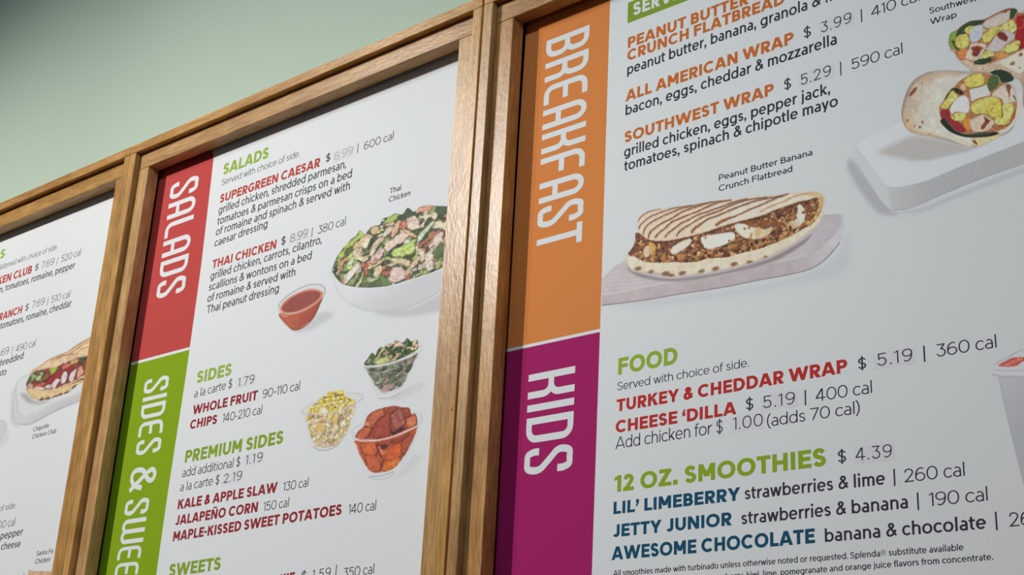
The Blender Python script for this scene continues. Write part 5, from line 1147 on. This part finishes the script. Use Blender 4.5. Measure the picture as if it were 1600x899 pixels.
def corn():
    s = Print(466, 603, 576, 712, .95, (207, 207, 205), 71)
    s.fr(460, 600, 8.17)
    g = [(88, 350), (110, 320), (200, 250), (420, 140), (680, 120), (840, 125), (880, 160), (860, 210), (800, 260), (760, 420), (680, 620), (600, 740), (480, 830), (340, 855), (250, 820), (200, 720), (150, 560), (110, 420)]
    glass_back(s, g, .35)
    body = [(150, 400), (300, 375), (500, 370), (640, 310), (780, 240), (740, 420), (670, 620), (580, 750), (470, 800), (340, 815), (260, 780), (210, 680), (170, 560)]
    s.poly(body, (196, 174, 136), soft=1.6, tex=.12, ts=3); mb = s.mask(body)
    s.bits(130, None, [(214, 192, 146), (204, 180, 138), (222, 204, 168), (188, 150, 104), (212, 186, 116), (216, 194, 170)], 1.8, 3.4, (1.0, 1.5), (1.2, .5), clip=mb, hi=.15)
    s.poly([(220, 740), (480, 760), (600, 640), (560, 780), (400, 840), (250, 810)], (212, 186, 164), soft=4, a=.5, clip=mb)
    top = [(165, 350), (200, 290), (270, 240), (310, 200), (370, 160), (430, 110), (500, 90), (560, 95), (595, 70), (630, 90), (640, 150), (700, 180), (770, 210), (760, 240), (640, 310), (500, 365), (300, 375), (180, 375)]
    s.poly(top, (204, 180, 100), soft=1, tex=.14, ts=2.5); mt = s.mask(top)
    s.bits(120, None, [(222, 196, 88), (212, 182, 66), (224, 206, 120), (226, 214, 168), (206, 170, 60)], 1.3, 2.4, (1.0, 1.4), None, clip=mt, hi=.18)
    s.bits(12, None, [(110, 116, 66), (140, 112, 60)], .8, 1.2, clip=mt)
    s.poly([(330, 350), (320, 310), (370, 300), (430, 340), (400, 420), (360, 400)], (224, 212, 184), soft=1, edge=(.15, 1.5)); s.ell(455, 405, 34, 32, 0, (214, 188, 96), raw=False); s.ell(520, 460, 30, 58, 0, (208, 180, 110), raw=False, hi=.1); s.ell(330, 560, 46, 50, 0, (208, 170, 100), raw=False)
    s.stroke([(90, 350), (120, 385), (220, 392), (400, 385), (560, 360), (680, 300), (800, 240), (870, 180), (850, 135), (780, 120), (680, 122)], 1.0, (166, 166, 166), soft=1, a=.8); s.stroke([(90, 345), (160, 290), (240, 230)], .8, (176, 176, 178), soft=1, a=.7); s.stroke([(130, 370), (280, 378), (500, 362), (640, 300), (780, 232)], 1.4, (212, 198, 186), soft=1, a=.8)
    s.stroke([(240, 800), (330, 850), (460, 835), (560, 780)], 1.2, (150, 140, 136), soft=1, a=.8); s.stroke([(150, 480), (200, 680), (250, 780)], 1.6, (222, 216, 208), soft=1.6, a=.6); s.stroke([(760, 330), (700, 560), (600, 730)], 1.8, (220, 214, 208), soft=1.8, a=.6)
    s.grain(.6, 2.2, .10)
    return s.build(B2, S2, 'printed picture of corn in a clear cup')

def potatoes():
    s = Print(544, 628, 668, 754, .95, (204, 204, 203), 81)
    s.fr(540, 625, 6.915)
    g = [(65, 370), (80, 310), (160, 260), (400, 150), (700, 130), (800, 150), (830, 200), (800, 260), (760, 380), (680, 580), (560, 740), (500, 820), (400, 862), (290, 850), (220, 780), (150, 640), (105, 480)]
    glass_back(s, g, .35); s.poly([(560, 800), (700, 620), (820, 600), (700, 780), (500, 870)], (190, 190, 192), soft=5, a=.6)
    body = [(110, 430), (330, 445), (520, 400), (700, 330), (775, 280), (740, 400), (660, 560), (590, 660), (500, 750), (380, 785), (280, 775), (200, 680), (140, 560)]
    s.poly(body, (176, 84, 52), soft=2.2, tex=.15, ts=4); mb = s.mask(body, soft=2)
    D = (104, 46, 38)
    for pts, col in (([(160, 480), (320, 450), (340, 560), (300, 620), (200, 590)], (196, 98, 58)), ([(200, 600), (320, 600), (380, 680), (360, 780), (260, 770)], (186, 92, 58)), ([(440, 560), (520, 490), (605, 440), (600, 600), (540, 650), (420, 660)], (192, 90, 50)), ([(610, 440), (740, 360), (700, 480), (640, 580), (605, 590)], (168, 78, 52)), ([(390, 760), (420, 670), (600, 620), (560, 720), (460, 780)], (200, 106, 52)), ([(340, 460), (500, 420), (460, 500), (380, 500)], (160, 72, 54)), ([(500, 440), (600, 400), (700, 340), (640, 420), (520, 480)], (150, 70, 54))):
        s.poly([(x + 6, y + 10) for x, y in pts], D, soft=1.2, a=.7, clip=mb); s.poly(pts, col, smooth=False, soft=1, tex=.10, ts=3, edge=(.22, 1.5), clip=mb)
    s.poly([(380, 500), (440, 480), (470, 500), (410, 540)], (80, 40, 40), soft=1.4, clip=mb); s.stroke([(345, 480), (350, 560), (400, 640), (395, 720)], 1.8, (90, 40, 34), clip=mb); s.stroke([(375, 520), (400, 580), (440, 560)], 1.6, (222, 150, 110), clip=mb)
    top = [(108, 390), (130, 350), (200, 280), (210, 240), (240, 170), (310, 120), (400, 90), (440, 80), (520, 65), (600, 80), (690, 90), (705, 150), (750, 150), (770, 200), (770, 270), (700, 320), (520, 395), (330, 430), (130, 415)]
    s.poly(top, (150, 72, 52), soft=1, tex=.2, ts=3); mt = s.mask(top)
    for pts, col in (([(110, 390), (190, 300), (290, 290), (260, 360), (220, 420), (130, 415)], (182, 92, 64)), ([(240, 190), (320, 120), (400, 95), (420, 150), (330, 230), (280, 310), (240, 250)], (186, 98, 68)), ([(310, 420), (300, 320), (360, 230), (430, 170), (475, 170), (470, 400)], (156, 70, 58)), ([(480, 170), (560, 90), (620, 110), (640, 260), (550, 330), (500, 280)], (150, 82, 70)), ([(620, 100), (700, 95), (695, 170), (650, 195), (620, 150)], (150, 72, 54)), ([(650, 210), (750, 155), (768, 260), (690, 310), (650, 280)], (196, 112, 76)), ([(430, 110), (520, 66), (560, 80), (480, 150)], (150, 80, 60)), ([(200, 280), (215, 235), (260, 250), (270, 290)], (206, 130, 92))):
        s.poly([(x + 8, y + 12) for x, y in pts], D, soft=1.2, a=.75, clip=mt); s.poly(pts, col, smooth=False, soft=1.1, tex=.16, ts=2.6, edge=(.2, 1.6), clip=mt)
    for a_, b_ in (((510, 160), (560, 250)), ((580, 110), (600, 200)), ((520, 230), (550, 290)), ((630, 220), (620, 260)), ((690, 230), (730, 280))): s.stroke([a_, b_], 1.2, (214, 166, 150), soft=1, a=.6, clip=mt)
    s.poly([(480, 290), (500, 380), (540, 370), (640, 320), (600, 300), (520, 350)], (60, 36, 36), soft=1.5, clip=mt)
    s.grain(1.0, 3.6, .13)
    s.stroke([(68, 380), (110, 432), (200, 448), (330, 442), (500, 405), (640, 350), (770, 285), (828, 215), (800, 150), (740, 135)], 1.0, (176, 174, 176), soft=1, a=.8); s.stroke([(70, 350), (100, 300), (180, 262)], .9, (178, 180, 182), soft=1, a=.8); s.stroke([(105, 428), (200, 446), (330, 440), (500, 402), (640, 345), (770, 285)], 2.0, (226, 190, 180), soft=1.0)
    s.stroke([(230, 780), (300, 800), (420, 790), (540, 750)], 1.6, (216, 200, 196), soft=1.2); s.stroke([(260, 830), (380, 822), (520, 780)], 1.2, (130, 128, 136), soft=1, a=.7); s.stroke([(250, 845), (340, 862), (440, 850), (540, 800)], 1.2, (170, 176, 184), soft=1, a=.8); s.stroke([(110, 480), (160, 640), (230, 760)], 1.6, (216, 212, 210), soft=1.6, a=.7)
    return s.build(B2, S2, 'printed picture of roasted sweet potatoes in a clear cup')

def club():
    s = Print(-12, 522, 160, 672, 1.25, (224, 222, 217), 91)
    s.fr(0, 520, 10)
    s.poly([(200, 900), (180, 1100), (170, 1300), (200, 1420), (300, 1460), (260, 1300), (250, 1000)], (192, 188, 186), soft=6, a=.8)
    s.poly([(250, 800), (300, 720), (420, 650), (900, 500), (1500, 300), (1500, 990), (1240, 1070), (900, 1210), (520, 1410), (350, 1438), (260, 1390), (225, 1250), (225, 950)], (212, 208, 205), soft=1.2, tex=.015, ts=8, grad=((198, 192, 190), (700, 1150), (780, 1280)))
    s.poly([(280, 820), (330, 740), (480, 700), (1400, 500), (1400, 860), (900, 1060), (420, 1290), (310, 1240), (275, 1100)], (218, 216, 212), soft=3, a=.9)
    s.stroke([(300, 1430), (400, 1440), (520, 1412), (900, 1212), (1240, 1072), (1420, 1000)], 1.1, (150, 146, 146), soft=1.1, a=.8); s.stroke([(255, 830), (240, 900), (270, 1080), (290, 1240), (370, 1310)], 1.4, (180, 176, 174), soft=2, a=.6)
    s.poly([(320, 960), (420, 960), (520, 1060), (640, 1080), (760, 1050), (620, 1120), (430, 1090)], (168, 158, 152), soft=5, a=.8)
    low = [(440, 860), (440, 940), (500, 1020), (560, 1040), (630, 1064), (720, 1044), (770, 1046), (850, 1010), (930, 985), (1040, 950), (1120, 900), (1240, 800), (1440, 700), (1440, 600), (1000, 760)]
    s.poly(low, (222, 190, 142), soft=1, tex=.10, ts=4, edge=(.25, 2)); ml = s.mask(low)
    for x, y in ((640, 1050), (740, 1035), (860, 1005), (930, 975), (1040, 935), (1160, 850)): s.ell(x, y, 38, 18, -.4, (96, 60, 40), raw=False, soft=1.4, clip=ml)
    fl = [(410, 800), (450, 720), (490, 640), (600, 590), (740, 560), (1000, 480), (1200, 400), (1450, 320), (1450, 640), (1240, 760), (1000, 840), (860, 870), (700, 900), (540, 880), (430, 860)]
    s.poly(fl, (140, 70, 60), soft=1, tex=.2, ts=3); mf = s.mask(fl)
    def q(pts, col, **k): s.poly([(x + 8, y + 14) for x, y in pts], (80, 44, 40), soft=1, a=.6, clip=mf); s.poly(pts, col, edge=(.2, 1.4), tex=.08, ts=3, clip=mf, **k)
    q([(410, 805), (460, 700), (520, 620), (640, 600), (740, 640), (760, 700), (680, 770), (560, 760), (440, 790)], (92, 100, 60)); s.bits(34, None, [(120, 134, 84), (70, 84, 50), (176, 182, 130), (150, 90, 70)], 1.2, 2.4, (1.2, 2.4), (-1.2, .4), clip=s.mask([(410, 805), (460, 700), (520, 620), (640, 600), (740, 640), (760, 700), (680, 770), (560, 760), (440, 790)]))
    q([(700, 800), (800, 700), (960, 600), (1160, 540), (1120, 600), (940, 700), (760, 820)], (158, 52, 58)); q([(780, 600), (800, 530), (830, 490), (890, 520), (880, 600), (800, 660)], (164, 180, 78)); q([(1000, 570), (960, 540), (1040, 480), (1110, 500), (1060, 560)], (206, 110, 88)); q([(1090, 470), (1150, 425), (1170, 470), (1140, 510), (1110, 500)], (190, 186, 100)); q([(1230, 470), (1260, 380), (1340, 350), (1400, 380), (1290, 430), (1300, 480), (1250, 490)], (70, 90, 60)); q([(1160, 480), (1150, 420), (1220, 410), (1210, 470)], (222, 150, 110))
    q([(940, 770), (990, 620), (1050, 620), (1040, 720), (1010, 790)], (222, 206, 200)); q([(1080, 740), (1100, 640), (1190, 560), (1180, 640), (1130, 770)], (218, 200, 196)); q([(800, 830), (880, 720), (950, 740), (900, 800), (850, 880)], (222, 206, 198)); q([(1200, 700), (1220, 560), (1290, 540), (1300, 640), (1240, 700)], (218, 160, 132)); q([(700, 880), (730, 820), (800, 810), (800, 870)], (216, 192, 176)); q([(540, 830), (640, 790), (720, 800), (620, 860)], (196, 96, 76)); q([(430, 850), (460, 780), (520, 820), (500, 880)], (206, 158, 140)); q([(510, 900), (560, 850), (700, 860), (640, 920), (560, 930)], (222, 196, 176))
    q([(860, 880), (960, 830), (1140, 760), (1320, 660), (1320, 700), (1140, 790), (960, 900)], (220, 180, 136))
    up = [(470, 650), (520, 570), (640, 510), (760, 420), (900, 350), (1040, 300), (1180, 200), (1300, 130), (1460, 60), (1460, 320), (1260, 380), (1100, 430), (960, 490), (880, 540), (720, 560), (600, 580)]
    s.poly(up, (224, 192, 150), soft=1, tex=.08, ts=5, edge=(.12, 2)); mu = s.mask(up)
    for pts in ([(630, 520), (760, 430), (880, 390), (1000, 340)], [(900, 370), (1060, 300), (1180, 220), (1320, 140), (1440, 80)], [(960, 390), (1140, 300), (1260, 210), (1450, 130)], [(1040, 410), (1190, 330), (1300, 250), (1440, 200)], [(560, 590), (680, 580), (760, 560)], [(840, 430), (980, 370), (1140, 330)]): s.stroke(pts, 1.5, (166, 118, 84), soft=1.1, a=.75, clip=mu)
    s.grain(.9, 3, .10)
    return s.build(B1, S1, 'printed picture of a flatbread sandwich on a white plate')

def corners():
    s = Print(-14, 652, 18, 704, 1.25, (222, 220, 216), 95); s.fr(0, 600, 10)
    s.poly([(-200, 560), (20, 565), (90, 610), (108, 680), (80, 780), (20, 899), (-60, 1040), (-200, 1000)], (206, 202, 200), soft=1.4, edge=(.08, 2)); s.poly([(110, 700), (140, 820), (80, 950), (-60, 1040), (20, 900)], (206, 200, 200), soft=4, a=.6)
    s.build(B1, S1, 'printed corner of a white plate')
    s = Print(40, 884, 92, 925, 1.25, (212, 211, 208), 97); s.fr(0, 826, 12.3)
    s.poly([(555, 815), (620, 825), (760, 830), (940, 835), (1100, 900), (1100, 1200), (700, 1200), (560, 950)], (206, 160, 124), soft=2, tex=.14, ts=3, edge=(.2, 2))
    s.build(B1, S1, 'printed top of a toasted bread')
for f in (flatbread, wraps, cup, salad, dressing, kale, corn, potatoes, club, corners): f()
